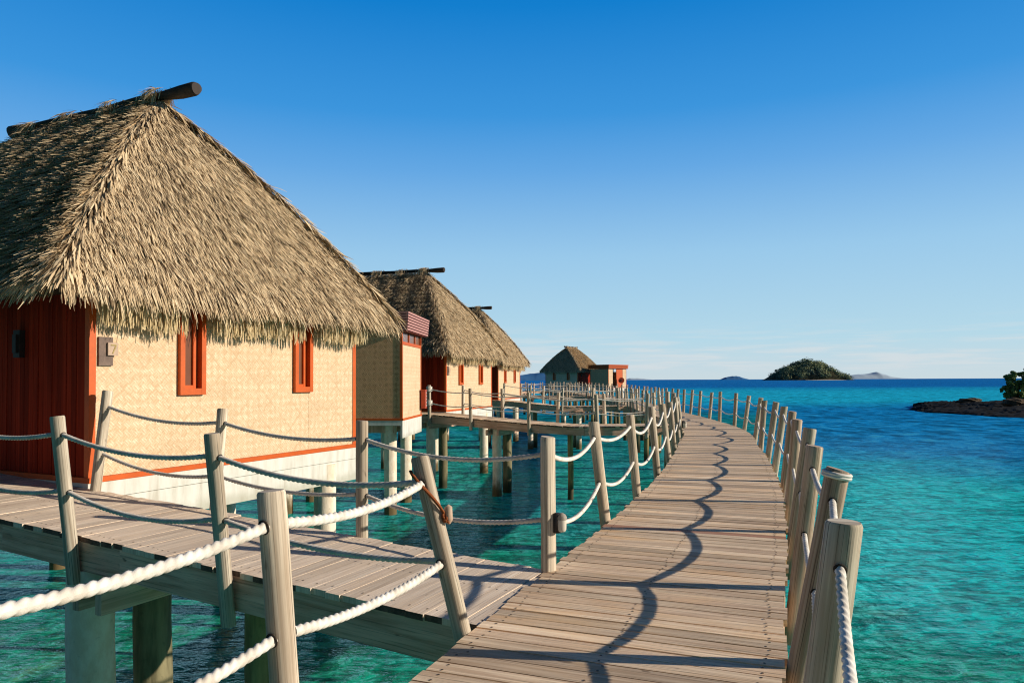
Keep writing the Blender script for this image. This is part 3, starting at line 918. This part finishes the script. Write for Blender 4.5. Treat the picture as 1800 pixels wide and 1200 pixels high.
def build_hut(label, loc, rz):
    root = thing('thatched_hut', label, 'hut', loc, rz, 'thatched huts on piles along the boardwalk')
    top = 2.36
    mb = MB()
    # front wall with real window openings
    xs = [.07, WIN[0][0] + .05, WIN[0][1] - .05, WIN[1][0] + .05, WIN[1][1] - .05, HL - .07]
    for k in (0, 2, 4): mb.abox(xs[k], xs[k + 1], 0, .10, .065, top)
    for a, b in WIN: mb.abox(a + .05, b - .05, .003, .10, .065, 1.08)
    mb.abox(HL - .10, HL, .07, HD - .07, .065, top, None, 0, 'y')
    mb.abox(.07, HL - .07, HD - .10, HD, .065, top)
    mb.build('woven_wall', M['woven'], root)
    mb = MB()
    mb.abox(.3, HL - .3, .3, HD - .3, .0, .06, .5)
    mb.abox(.2, HL - .2, .16, .2, .1, top, .5)
    mb.build('floor', M['black'], root)
    mb = MB()
    y = .07
    while y < HD - .08:
        w = min(.098, HD - .07 - y)
        dx = random.uniform(0, .012)
        mb.abox(dx, .08, y + .004, y + w - .004, .065, top, random.random(), 0, 'z')
        y += w
    mb.abox(.03, .09, .08, HD - .08, .07, top - .01, .0, 0, 'y')
    mb.build('plank_wall', M['planks'], root)
    for cx, cy in ((0, 0), (HL, 0), (0, HD), (HL, HD)):
        mb = MB()
        sx = -.012 if cx == 0 else .012; sy = -.012 if cy == 0 else .012
        x0, x1 = (cx + sx, cx + .075) if cx == 0 else (cx - .075, cx + sx)
        y0, y1 = (cy + sy, cy + .075) if cy == 0 else (cy - .075, cy + sy)
        mb.abox(x0, x1, y0, y1, -.002, top - .03, .5, 0, 'z')
        mb.build('corner_trim', M['orange'], root)
    mb = MB()
    mb.abox(-.03, HL + .03, -.035, .08, -.004, .062, .5)
    mb.abox(HL - .08, HL + .03, .08, HD + .03, -.004, .062, .5, 0, 'y')
    mb.abox(-.03, .08, .08, HD + .03, -.004, .062, .5, 0, 'y')
    mb.build('base_trim', M['orange'], root)
    mb = MB()
    for z0, z1, o in ((-.21, -.006, .02), (-.60, -.218, .012)):
        mb.abox(-o, HL + o, -o, .03, z0, z1, .5)
        mb.abox(HL - .03, HL + o, .03, HD + o, z0, z1, .5, 0, 'y')
        mb.abox(-o, .03, .03, HD + o, z0, z1, .5, 0, 'y')
    mb.build('skirting', M['skirt'], root)
    for a, b in WIN: window(root, a, b)
    build_roof(root, 1900)
    fringe(root)
    mb = MB()
    mb.abox(-.07, -.002, 1.33, 1.47, 1.56, 1.92, .5, 0, 'z')
    mb.abox(-.10, -.07, 1.36, 1.44, 1.62, 1.86, .5, 0, 'z')
    mb.build('wall_lamp', M['black'], root)
    for row in ((4.45, .13), (4.45, 2.6), (4.45, 5.2), (.45, 7.8), (2.5, 7.8), (4.45, 7.8)):
        for px, py in (row,):
            mb = MB()
            zs = [-4.2, -3, -2.2, -1.2, -.25 if py < 1 else -.02]
            mb.tube([(px, py, z) for z in zs], [.19] * 5, 14, None, 0, True, .03)
            mb.build('pile', M['concrete_pile'], root)
    return root

ANG = lambda th: math.radians(90 - th)
hut1 = build_hut('nearest thatched hut with cream woven walls, filling the left foreground', (-5.2, 8.75, .36), ANG(26))
def place_hut(src, label, loc, rz, mirror=False):
    h = copy_tree(src)
    h['label'] = label
    h.location = loc
    h.rotation_euler = (0, 0, rz)
    if mirror: h.scale = (-1, 1, 1)
    return h
hut2 = place_hut(hut1, 'second thatched hut, behind the small room with the slatted red parapet', (-2.62, 28.1, .36), ANG(19))
hut3 = place_hut(hut1, 'third thatched hut, partly hidden behind the right end of the second hut roof', (-.87, 44.4, .36), ANG(16))
hut4 = place_hut(hut1, 'fourth hut whose ridge pole tip just shows above the third hut roof', (-.45, 65.5, .36), ANG(12))
# the far hut stands across the boardwalk bend and is turned the other way
e5 = Vector((.89, -.45)); u5 = Vector((.45, .89))
mid5 = Vector((7.3, 105.)); c5 = mid5 + e5 * (HL / 2)
hut5 = place_hut(hut1, 'far thatched hut at the end of the boardwalk with its dark roof end facing us', (c5.x, c5.y, .5), math.atan2(e5.y, e5.x), True)

# ------------------------------------------------------------------ door number signs
def number_sign(label, hut_loc, th, loc=(.1, -.001, 1.44), digit=True):
    """a dark board on the woven wall with a paler square tile"""
    rz = ANG(th)
    R = Matrix.Rotation(rz, 4, 'Z')
    w = Matrix.Translation(hut_loc) @ R @ Matrix.Translation(loc)
    t = thing('number_sign', label, 'sign', w.translation, rz, 'number signs beside the hut doors')
    mb = MB(); mb.abox(0, .185, -.03, .0, 0, .36, .5, 0, 'z'); mb.build('backing_board', M['plate_wood'], t)
    mb = MB(); mb.abox(.10, .235, -.06, -.031, .13, .29, .5, 0, 'z'); tl = mb.build('tile', M['tile_wood'], t)
    if digit:
        mb = MB()
        mb.abox(.135, .205, -.066, -.060, .252, .268, .5)
        mb.box((.180, -.063, .205), (-.022, 0, -.052), (.007, 0, -.003), (0, .003, 0), .5)
        mb.build('numeral', M['gold'], tl)
    return t
number_sign('dark wooden number sign with a pale tile on the nearest hut wall', (-5.2, 8.75, .36), 26)
number_sign('small dark number sign on the second hut wall, right of its red door wall', (-2.62, 28.1, .36), 19, digit=False)

# ------------------------------------------------------------------ flat-roofed rooms
def annex(label, loc, rz, L, W, mirror=False, entrance=False, wallmat='woven'):
    t = thing('flat_roofed_room', label, 'outbuilding', loc, rz)
    top = 2.36
    mb = MB()
    if entrance:
        for a, b in ((.06, L * .24), (L * .80, L - .06)): mb.abox(a, b, 0, .1, .06, 2.75)
    else:
        mb.abox(.06, L - .06, 0, .1, .06, top)
    mb.abox(L - .1, L, .1, W, .06, top, None, 0, 'y')
    mb.build('lit_wall', M['woven'], t)
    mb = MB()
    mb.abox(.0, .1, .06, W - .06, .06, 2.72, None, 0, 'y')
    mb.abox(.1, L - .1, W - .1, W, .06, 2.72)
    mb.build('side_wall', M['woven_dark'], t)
    if entrance:
        mb = MB(); mb.abox(L * .45, L * .8, .02, .08, .06, 2.75, .5, 0, 'z'); mb.build('door', M['orange'], t)
        mb = MB(); mb.abox(L * .24, L * .45, .5, .56, .06, 2.75, .5, 0, 'z'); mb.build('doorway_dark_panel', M['black'], t)  # black panel stands in for the shade inside the doorway
    for x0, x1, y0, y1 in ((-.012, .065, -.015, .062), (L - .062, L + .015, -.015, .062), (-.012, .065, W - .062, W + .015)):
        mb = MB(); mb.abox(x0, x1, y0, y1, 0, 2.76, .5, 0, 'z'); mb.build('corner_trim', M['orange'], t)
    mb = MB()
    if not entrance: mb.abox(.066, L - .063, -.02, .09, top + .002, top + .10, .5)
    mb.abox(-.03, L + .03, -.04, .08, -.004, .058, .5)
    mb.abox(-.03, .08, .08, W + .03, -.004, .058, .5, 0, 'y')
    mb.build('trim', M['orange'], t)
    if not entrance:
        mb = MB(); mb.abox(.08, L - .08, .03, .05, top + .10, 2.76, .5); w = mb.build('window', M['glass'], t)
        mb = MB()
        for x in (L * .36, L * .68): mb.abox(x, x + .05, .0, .05, top + .103, 2.74, .5, 0, 'z')
        mb.build('mullion', M['orange'], w)
    # flaring slatted parapet
    mb = MB(); z = 2.80
    n = 7
    for k in range(n):
        z0 = z + k * .085; o = .22 + .05 * k / n; m = 0
        mb.abox(-o, L + o, -o, -o + .03, z0, z0 + .055, random.random())
        mb.abox(-o, -o + .03, -o + .03, W + o, z0, z0 + .055, random.random(), 0, 'y')
        mb.abox(L + o - .03, L + o, -o + .03, W + o, z0, z0 + .055, random.random(), 0, 'y')
    mb.build('slatted_parapet', M['louver'] if not entrance else M['orange'], t)
    mb = MB(); mb.abox(-.17, L + .17, -.17, W + .17, 2.77, 3.35, .5); mb.build('roof', M['darkred'], t)
    mb = MB()
    mb.abox(-.02, L + .02, -.02, .04, -.55, -.006, .5)
    mb.abox(-.02, .04, .04, W + .02, -.16, -.006, .5, 0, 'y')
    mb.build('skirting', M['skirt'], t)
    mb = MB()
    mb.abox(.2, L - .1, .3, W - .2, -.4, -.03, .5)
    mb.build('floor', M['beam'], t)
    for px, py in ((.35, .45), (L - .35, .45), (.35, W - .4), (L - .35, W - .4)):
        mb = MB(); mb.tube([(px, py, z) for z in (-4.2, -3, -2, -1, -.05)], [.2] * 5, 12, None, 0, True, .03); mb.build('pile', M['concrete_pile'], t)
    if mirror: t.scale = (-1, 1, 1)
    return t
annex('small flat-roofed room with a slatted dusty red parapet, before the second hut', (-3.42, 22.1, .36), ANG(4), 2.95, 4.2)
a5 = c5 + Vector((3.1, -2.6))
annex('far flat-roofed room with an orange-red door, right of the far hut', (a5.x + 1.1, a5.y + .5, .4), math.atan2(.74, .67), 4.6, 3.2, False, True)

# red fire cabinet on the room beside the second footbridge
t = thing('fire_cabinet', 'small red cabinet with white marks beside the red door wall of the second hut', 'cabinet', (-3.16, 24.95, .62), ANG(4))
mb = MB(); mb.abox(-.16, .16, -.14, .0, 0, .62, .5, 0, 'z'); mb.abox(-.18, .18, -.15, .01, .62, .66, .5); mb.build('case', M['redbox'], t)
mb = MB()
for k in range(5): mb.abox(.06, .12, -.150, -.141, .07 + k * .11, .13 + k * .11, .5)
mb.build('white_marks', M['white'], t)
t = thing('hose_reel', 'round dark red reel hung at the orange door of the far room', 'hose reel', (a5.x + 3.15, a5.y + 2.0, 1.5), 0)
mb = MB(); mb.tube([(0, 0, 0), (.02, -.25, 0)], [.42, .42], 16, .5); mb.build('drum', M['redbox'], t)
mb = MB(); mb.tube([(.02, -.26, 0), (.025, -.33, 0)], [.18, .16], 12, .5); mb.build('hub', M['darkred'], t)

# ------------------------------------------------------------------ small fittings
def bulkhead_lamp(label, loc, rz):
    t = thing('bulkhead_lamp', label, 'lamp', loc, rz, 'bulkhead lamps low on the railing posts')
    mb = MB()
    mb.tube([(0, .02, -.10), (0, .02, -.095), (0, .02, .095), (0, .02, .10)], [.02, .040, .040, .02], 14, .5); mb.build('back_plate', M['black'], t)
    mb = MB()
    zs = [-.085, -.08, -.06, .03, .035]
    mb.tube([(0, -.035, z) for z in zs], [.018, .034, .044, .046, .046], 16, .5); mb.build('glass', M['lampglass'], t)
    mb = MB()
    mb.tube([(0, -.035, z) for z in (.036, .06, .085, .1)], [.05, .049, .036, .012], 16, .5)
    mb.build('cap', M['grey_metal'], t)
    return t
bulkhead_lamp('small weathered lamp low on the upright post where the nearest footbridge meets the boardwalk', (.385, 6.0, .40), math.radians(70)).scale = (.85, .85, .85)
p, l, tt = lpt(19.0)
bulkhead_lamp('small lamp low on a left-hand post farther along the boardwalk, before the second footbridge', (p[0] + .06, p[1] - .06, .4), math.radians(30))

# brown cord and toggle on the leaning post
lean = Vector((-.25, .06, 1)); pb = Vector((-.33, 4.6, 0))
t = thing('tied_cord', 'brown cord with a knot and pale toggle hanging from the leaning post', 'cord', pb + lean * .98)
c0 = pb + lean * .98
pts = []
for k in range(15):
    a = math.pi * .95 - k / 14 * 2.6
    z = .03 - .28 * (k / 14) ** 1.5
    cc = pb + lean * (.98 + z)
    pts.append(cc + Vector((math.cos(a) * .082, -abs(math.sin(a)) * .082 - .004, 0)))
mb = MB(); mb.tube(pts, [.011] * len(pts), 8, .5, 0, True, 0, None, lambda th, ln: .82 + .22 * abs(math.cos(1.0 * (th - 90 * ln)))); mb.build('cord', M['cord'], t, True)
e = pts[-1]
mb = MB()
for k in range(3):
    ang = k * 1.1
    mb.tube([e + Vector((.012 * math.cos(ang + q), -.006 + .012 * math.sin(q * 1.3), .018 * math.sin(ang + q) - .01 * k)) for q in np.linspace(0, 5.5, 12)], [.010] * 12, 7, .5)
mb.tube([e, e + Vector((.02, -.01, -.03)), e + Vector((.025, -.012, -.05))], [.01, .009, .006], 7, .5)
mb.build('knot', M['cord'], t, True)
mb = MB(); mb.tube([e + Vector((.012, .012, .06)), e + Vector((.02, .012, .05)), e + Vector((.024, .008, -.03)), e + Vector((.022, .008, -.055))], [.014, .026, .026, .012], 12, .5)
mb.build('toggle', M['tile_wood'], t, True)

# ------------------------------------------------------------------ islands and shore
def fbm(x, y, seed, oct=5):
    r = np.random.default_rng(seed); v = 0; a = 1.; f = 1.
    for _ in range(oct):
        p = r.uniform(0, 6.28, 4)
        v = v + a * (np.sin(x * f + p[0]) * np.cos(y * f * 1.1 + p[1]) + .6 * np.sin((x + y) * f * .7 + p[2]) * np.sin((x - y) * f * .8 + p[3]))
        a *= .55; f *= 1.93
    return v
def land_mesh(name, mat, cx, cy, hw, hd, prof, nx=90, ny=40, rough=.1, seed=1, freq=7., parent=None, smooth=False):
    xs = np.linspace(-1, 1, nx); ys = np.linspace(-1, 1, ny)
    Xg, Yg = np.meshgrid(xs, ys)
    ph = np.interp(Xg, [p[0] for p in prof], [p[1] for p in prof])
    env = np.sqrt(np.clip(1 - Yg ** 2, 0, 1))
    H = ph * env * (1 + rough * fbm(Xg * freq, Yg * freq * hd / hw, seed))
    H = np.maximum(H, 0) - .3 * (ph * env < .02)
    V = np.stack([cx + Xg * hw, cy + Yg * hd, WATER_Z - .15 + H], -1).reshape(-1, 3)
    Q = np.array([[r * nx + c, r * nx + c + 1, (r + 1) * nx + c + 1, (r + 1) * nx + c] for r in range(ny - 1) for c in range(nx - 1)])
    return link_mesh(name, V, Q.ravel(), np.arange(len(Q)) * 4, np.full(len(Q), 4), mat, parent, smooth=smooth), V.reshape(ny, nx, 3)

def mat_land(name, c1, c2, c3, sc):
    m, nt = material(name)
    pos = nt.n('ShaderNodeNewGeometry').outputs['Position']
    n = nt.noise(pos, sc, 5., .65); n2 = nt.noise(pos, sc * 4, 3., .6)
    c = nt.mix(nt.range(n, .35, .65), c1, c2)
    c = nt.mix(nt.range(n2, .5, .7), c, c3)
    return finish(m, nt, c, .95, None, 0, 0, .1)
M['haze_far'] = mat_land('hazy_hills', (.50, .62, .74), (.53, .65, .76), (.48, .60, .72), .002)  # pale distance haze painted into the hill colour
M['haze_mid'] = mat_land('blue_haze_hills', (.06, .20, .44), (.075, .23, .48), (.05, .17, .40), .004)  # blue distance haze painted into the hill colour
M['island_soil'] = mat_land('island_ground', (.05, .055, .03), (.09, .075, .04), (.03, .04, .025), .02)
M['sand'] = mat_land('beach_sand', (.7, .62, .5), (.6, .52, .42), (.75, .68, .56), .05)
M['rock'] = mat_land('dark_shore_rock', (.003, .0034, .0045), (.006, .0065, .008), (.011, .011, .012), 1.2)
M['rock_light'] = mat_land('tan_boulder', (.10, .075, .05), (.16, .12, .08), (.06, .05, .035), 1.5)
def mat_leaf(name, a, b, c):
    m, nt = material(name)
    t = nt.attr("tone")
    r = nt.n('ShaderNodeValToRGB', {0: t})
    r.color_ramp.elements.new(.5)
    for e, (p, col) in zip(r.color_ramp.elements, ((0., a), (.55, b), (1., c))): e.position = p; e.color = (*col, 1)
    return finish(m, nt, r.outputs[0], .7, None, 0, 0, .2)
M['leaf'] = mat_leaf('shore_leaves', (.07, .12, .035), (.20, .31, .08), (.48, .54, .17))
M['island_leaf'] = mat_leaf('island_leaves', (.085, .13, .115), (.20, .27, .14), (.44, .44, .21))  # greens blued and paled, distance haze put into the leaf colour
M['bark'] = plain('tree_bark', (.10, .08, .06), .3, 6., .9, .4)

def px2x(px, d): return (px - 900) / 1250 * d
# wooded island
D_I = 2300.
x0, x1 = px2x(1349, D_I), px2x(1488, D_I)
prof = [(-1, 0), (-.93, 10), (-.78, 27), (-.6, 38), (-.42, 42), (-.25, 55), (-.1, 58), (.02, 60), (.15, 55), (.3, 52), (.42, 50), (.5, 36), (.62, 24), (.75, 18), (.88, 7), (1, 0)]
prof = [(a, b * .94) for a, b in prof]
isl, IV = land_mesh('island', M['island_soil'], (x0 + x1) / 2, D_I, (x1 - x0) / 2 * .92, 90., prof, 90, 40, .05, 3)
tag(isl, kind='structure')
mb = MB()
bx0, bx1 = px2x(1396, D_I), px2x(1464, D_I)
n = 14
for k in range(n):
    a, b = bx0 + (bx1 - bx0) * k / n, bx0 + (bx1 - bx0) * (k + 1) / n
    ya, yb = [D_I - 92 - 6 * math.sin(math.pi * q / n) for q in (k, k + 1)]
    mb.face([(a, ya, WATER_Z + .2), (b, yb, WATER_Z + .2), (b, yb + 26, WATER_Z + 6.), (a, ya + 26, WATER_Z + 6.)])
tag(mb.build('beach', M['sand']), kind='structure')
def leaf_cloud(centers, radii, per, size, rng, flat=.75):
    V = []; T = []
    for (c, r) in zip(centers, radii):
        n = int(per)
        d = rng.normal(0, 1, (n, 3)); d /= np.linalg.norm(d, axis=1)[:, None]
        rr = r * rng.uniform(.55, 1.05, n) ** .6
        p = c[None] + d * rr[:, None] * np.array([1, 1, flat])[None]
        nn = d + rng.normal(0, .5, (n, 3)); nn /= np.linalg.norm(nn, axis=1)[:, None]
        a = np.cross(nn, rng.normal(0, 1, (n, 3))); a /= np.linalg.norm(a, axis=1)[:, None]
        b = np.cross(nn, a)
        s = size * rng.uniform(.6, 1.3, n)[:, None]
        V.append(np.stack([p - a * s, p + b * s * .55, p + a * s, p - b * s * .55], 1))
        base = rng.uniform(.05, .85)
        T.append(np.repeat(np.clip(base + rng.normal(0, .16, n) + .15 * d[:, 2], 0, 1), 4))
    V = np.concatenate(V).reshape(-1, 3); T = np.concatenate(T)
    return V, T
rng = np.random.default_rng(4)
cs, rs = [], []
ny_, nx_ = IV.shape[:2]
for _ in range(420):
    i, k = rng.integers(0, ny_ * .7), rng.integers(3, nx_ - 3)
    p = IV[i, k]
    if p[2] < WATER_Z + 4: continue
    cs.append(p + np.array([0, 0, -2. + rng.uniform(0, 5) + (rng.random() < .12) * rng.uniform(2, 6)])); rs.append(rng.choice([5., 7., 9., 12., 16.]) * rng.uniform(.8, 1.1))
V, T = leaf_cloud(cs, rs, 110, 1.7, rng)
n = len(V) // 4
tag(link_mesh('woodland', V, np.arange(n * 4), np.arange(n) * 4, np.full(n, 4), M['island_leaf'], None, T),
    'dense dark green woodland covering the round island on the horizon', 'woodland', None, 'stuff')
# hazy islands and hills on the horizon
def far_hills(px0, px1, prof, d, mat, name='hills', seed=1):
    xa, xb = px2x(px0, d), px2x(px1, d)
    sc = d / 1250
    o, _ = land_mesh(name, mat, (xa + xb) / 2, d, (xb - xa) / 2, (xb - xa) * .25, [(a, b * sc) for a, b in prof], 70, 16, .05, seed, 9., None, True)
    tag(o, kind='structure')
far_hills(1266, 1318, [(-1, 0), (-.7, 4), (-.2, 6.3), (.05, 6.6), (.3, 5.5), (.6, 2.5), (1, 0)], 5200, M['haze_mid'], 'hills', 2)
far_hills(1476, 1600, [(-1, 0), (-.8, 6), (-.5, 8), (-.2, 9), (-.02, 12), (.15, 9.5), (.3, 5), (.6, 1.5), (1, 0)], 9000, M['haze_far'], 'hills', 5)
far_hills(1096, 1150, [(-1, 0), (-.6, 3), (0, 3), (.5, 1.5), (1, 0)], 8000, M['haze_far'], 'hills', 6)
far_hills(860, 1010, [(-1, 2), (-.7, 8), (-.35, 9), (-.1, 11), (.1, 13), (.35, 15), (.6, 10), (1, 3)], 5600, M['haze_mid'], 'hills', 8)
# rocky spit
def spit():
    u = np.linspace(0, 1, 150)
    front = catmull([(60.5, 107.), (54.5, 97.), (51.2, 88.2), (52.0, 81.5), (52.6, 78.), (53.4, 74.5), (56, 70), (64, 62), (80, 56)], .05)
    back = catmull([(61.5, 108.5), (64, 111.), (68, 113.5), (76, 115.), (88, 116.), (110, 112.)], .05)
    fr = front[np.linspace(0, len(front) - 1, 150).astype(int)]; bk = back[np.linspace(0, len(back) - 1, 150).astype(int)]
    nv = 70
    r = np.random.default_rng(17)
    V = []
    for j in range(nv):
        v = j / (nv - 1)
        p = fr * (1 - v) + bk * v
        H = np.interp(u, [0, .04, .15, .4, 1], [.05, .5, .68, .8, 1.2]) * np.minimum(1, np.sin(np.pi * v) ** .5 * 1.15)
        n = fbm(p[:, 0] * .55, p[:, 1] * .55, 5) * .13 + fbm(p[:, 0] * 2.3, p[:, 1] * 2.3, 8, 4) * .07
        z = WATER_Z - .12 + H * (1 + n) + (H > .15) * r.uniform(-.06, .10, len(u))
        off = fbm(p[:, 0] * .5 + 3, p[:, 1] * .5, 21) * .5
        V.append(np.stack([p[:, 0] + off, p[:, 1] + off * .6, z], -1))
    V = np.array(V).reshape(-1, 3); nx = 150
    Q = np.array([[a * nx + b, a * nx + b + 1, (a + 1) * nx + b + 1, (a + 1) * nx + b] for a in range(nv - 1) for b in range(nx - 1)])
    return tag(link_mesh('rocky_shore', V, Q.ravel(), np.arange(len(Q)) * 4, np.full(len(Q), 4), M['rock']), kind='structure')
spit()

def boulder(label, loc, r, mat, seed):
    rng = np.random.default_rng(seed)
    me = bpy.data.meshes.new('boulder')
    import bmesh
    bm = bmesh.new(); bmesh.ops.create_icosphere(bm, subdivisions=4, radius=1.)
    for v in bm.verts:
        c = v.co
        k = 1 + .16 * math.sin(3 * c.x + seed) * math.cos(4 * c.y + 2) + .10 * math.sin(7 * c.z + 5 * c.x) + .06 * math.sin(11 * c.y + 9 * c.x)
        v.co = Vector((c.x * r[0], c.y * r[1], c.z * r[2])) * k
    bm.to_mesh(me); bm.free()
    me.materials.append(mat)
    o = bpy.data.objects.new('boulder', me); COL.objects.link(o); o.location = loc
    return tag(o, label, 'boulder')
boulder('low tan boulder on top of the dark rocky shore', (px2x(1704, 103), 103, -1.75), (1.6, 1.1, .5), M['rock_light'], 2)
boulder('grey boulder at the foot of the shore tree on the right', (px2x(1780, 88), 88, -1.5), (1.3, 1.0, .6), M['rock_light'], 5)

def shore_tree(label, base, lobes, seed, per=900):
    rng = np.random.default_rng(seed)
    t = thing('shore_tree', label, 'tree', base)
    mb = MB()
    for (x, y, z, r) in lobes[:4]:
        mid = Vector((x * .45, y * .5, z * .55))
        mb.tube([Vector((0, 0, -.4)), mid * .5, mid, Vector((x, y, z))], [.16, .12, .08, .03], 8, .5, 0, True, .1)
    mb.build('trunk', M['bark'], t)
    cs, rs = [], []
    for (x, y, z, r) in lobes:
        for _ in range(9):
            d = rng.normal(0, 1, 3); d /= np.linalg.norm(d)
            cs.append(np.array([x, y, z]) + d * r * rng.uniform(.3, .95)); rs.append(r * rng.uniform(.2, .4))
    V, T = leaf_cloud(cs, rs, per / 9, .13, rng, .8)
    n = len(V) // 4
    link_mesh('crown', V, np.arange(n * 4), np.arange(n) * 4, np.full(n, 4), M['leaf'], t, T)
shore_tree('dense dark green shore tree at the right edge, behind the rocks', (px2x(1787, 93), 93, -1.3),
           [(-1.2, 0, 1.0, .85), (-.9, 0, 2.1, .9), (-.5, .2, 3.2, .75), (.6, 0, 2.6, 1.1), (.2, 0, 1.2, 1.2), (1.1, .2, 3.5, .75), (1.5, 0, 1.4, 1.2), (-1.5, .3, 1.6, .6), (-.2, -.4, .7, .9)], 21, 2000)
shore_tree('taller dark green shore tree cut by the right edge of the picture', (px2x(1835, 96), 96, -1.3),
           [(0, 0, 2.6, 1.), (-1.3, 0, 3.9, .8), (.6, .3, 3.9, 1.1), (-.4, .4, 4.7, .8), (-1.0, -.3, 1.6, 1.), (1.4, 0, 2.4, 1.1), (.2, 0, .9, 1.2), (-1.6, 0, 2.8, .8)], 22, 2000)

# ------------------------------------------------------------------ light, sky, camera
SUN_EL = 19.5
SUN_DIR = Vector((.9925 * math.cos(math.radians(SUN_EL)), -.122 * math.cos(math.radians(SUN_EL)), math.sin(math.radians(SUN_EL))))
sd = bpy.data.lights.new('sun', 'SUN'); sd.energy = 5.0; sd.angle = math.radians(.5); sd.color = (1., .89, .74)
so = bpy.data.objects.new('sun', sd); COL.objects.link(so)
so.rotation_euler = SUN_DIR.to_track_quat('Z', 'Y').to_euler()
so.location = (30, -5, 20)

w = bpy.data.worlds.new("World"); SC.world = w; w.use_nodes = True
w.node_tree.nodes.clear()
nt = NT(w.node_tree)
sky = nt.n('ShaderNodeTexSky', sky_type='NISHITA', sun_disc=False)
sky.sun_elevation = math.radians(SUN_EL); sky.sun_rotation = math.atan2(SUN_DIR.x, SUN_DIR.y)
sky.altitude = 0; sky.air_density = 1.0; sky.dust_density = .35; sky.ozone_density = 2.2
tc = nt.n('ShaderNodeTexCoord').outputs['Generated']
z = nt.n('ShaderNodeSeparateXYZ', {0: tc}).outputs[2]
hs = nt.n('ShaderNodeHueSaturation', {'Hue': .5, 'Saturation': 1.25, 'Value': 1.0, 'Color': sky.outputs[0]}).outputs[0]
cn = nt.noise(nt.map(tc, (2.2, 2.2, 34.)), 3.1, 5., .6, .3)
band = nt.math('MULTIPLY', nt.range(z, .004, .018), nt.range(z, .085, .03))
cl = nt.math('MULTIPLY', nt.math('MULTIPLY', nt.range(cn, .44, .64), band), .6)
gr = nt.n('ShaderNodeValToRGB', {0: z})
stops = [(0., (.60, .72, .78)), (.014, (.57, .71, .79)), (.054, (.465, .70, .83)), (.17, (.33, .60, .85)), (.28, (.135, .405, .80)), (.35, (.045, .31, .745)), (.47, (.004, .215, .64)), (.62, (.006, .11, .36)), (1., (.004, .05, .17))]
while len(gr.color_ramp.elements) < len(stops): gr.color_ramp.elements.new(.5)
for e, (p_, c_) in zip(gr.color_ramp.elements, stops): e.position = p_; e.color = (*c_, 1)
g10 = nt.n('ShaderNodeVectorMath', {0: gr.outputs[0], 3: 10.}, operation='SCALE').outputs[0]
c = nt.mix(.94, hs, g10)
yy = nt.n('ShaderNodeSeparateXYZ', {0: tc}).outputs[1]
c = nt.n('ShaderNodeVectorMath', {0: c, 3: nt.range(yy, .68, -.1, 1., .22)}, operation='SCALE').outputs[0]  # dims the unseen sky beside and behind the camera to weaken fill light
c = nt.mix(cl, c, (7.1, 7.4, 7.6))
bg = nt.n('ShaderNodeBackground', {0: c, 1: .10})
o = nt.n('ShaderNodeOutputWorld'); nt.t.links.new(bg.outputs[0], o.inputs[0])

cam = bpy.data.cameras.new('camera'); co_ = bpy.data.objects.new('camera', cam); COL.objects.link(co_)
cam.sensor_width = 36.; cam.lens = 25.0; cam.shift_y = 41.6 / 1800; cam.clip_start = .05; cam.clip_end = 40000.
pitch, roll = math.radians(1.2), .004
f = Vector((0, math.cos(pitch), math.sin(pitch))); up = Vector((0, -math.sin(pitch), math.cos(pitch))); rt = Vector((1, 0, 0))
r2 = rt * math.cos(roll) - up * math.sin(roll); u2 = up * math.cos(roll) + rt * math.sin(roll)
mw = Matrix((r2, u2, -f)).transposed().to_4x4(); mw.translation = Vector((0, 0, 1.6))
co_.matrix_world = mw
SC.camera = co_
SC.view_settings.view_transform = 'Standard'; SC.view_settings.look = 'None'; SC.view_settings.exposure = 0; SC.view_settings.gamma = 1
SC.render.engine = 'CYCLES'
SC.cycles.max_bounces = 4
SC.cycles.use_adaptive_sampling = False
SC.cycles.use_denoising = True
SC.cycles.denoiser = 'OPENIMAGEDENOISE'
SC.cycles.denoising_input_passes = 'RGB_ALBEDO_NORMAL'
SC.cycles.denoising_prefilter = 'NONE'
SC.cycles.denoising_quality = 'HIGH'
SC.cycles.filter_width = 1.15
SC.cycles.sample_clamp_indirect = 3.
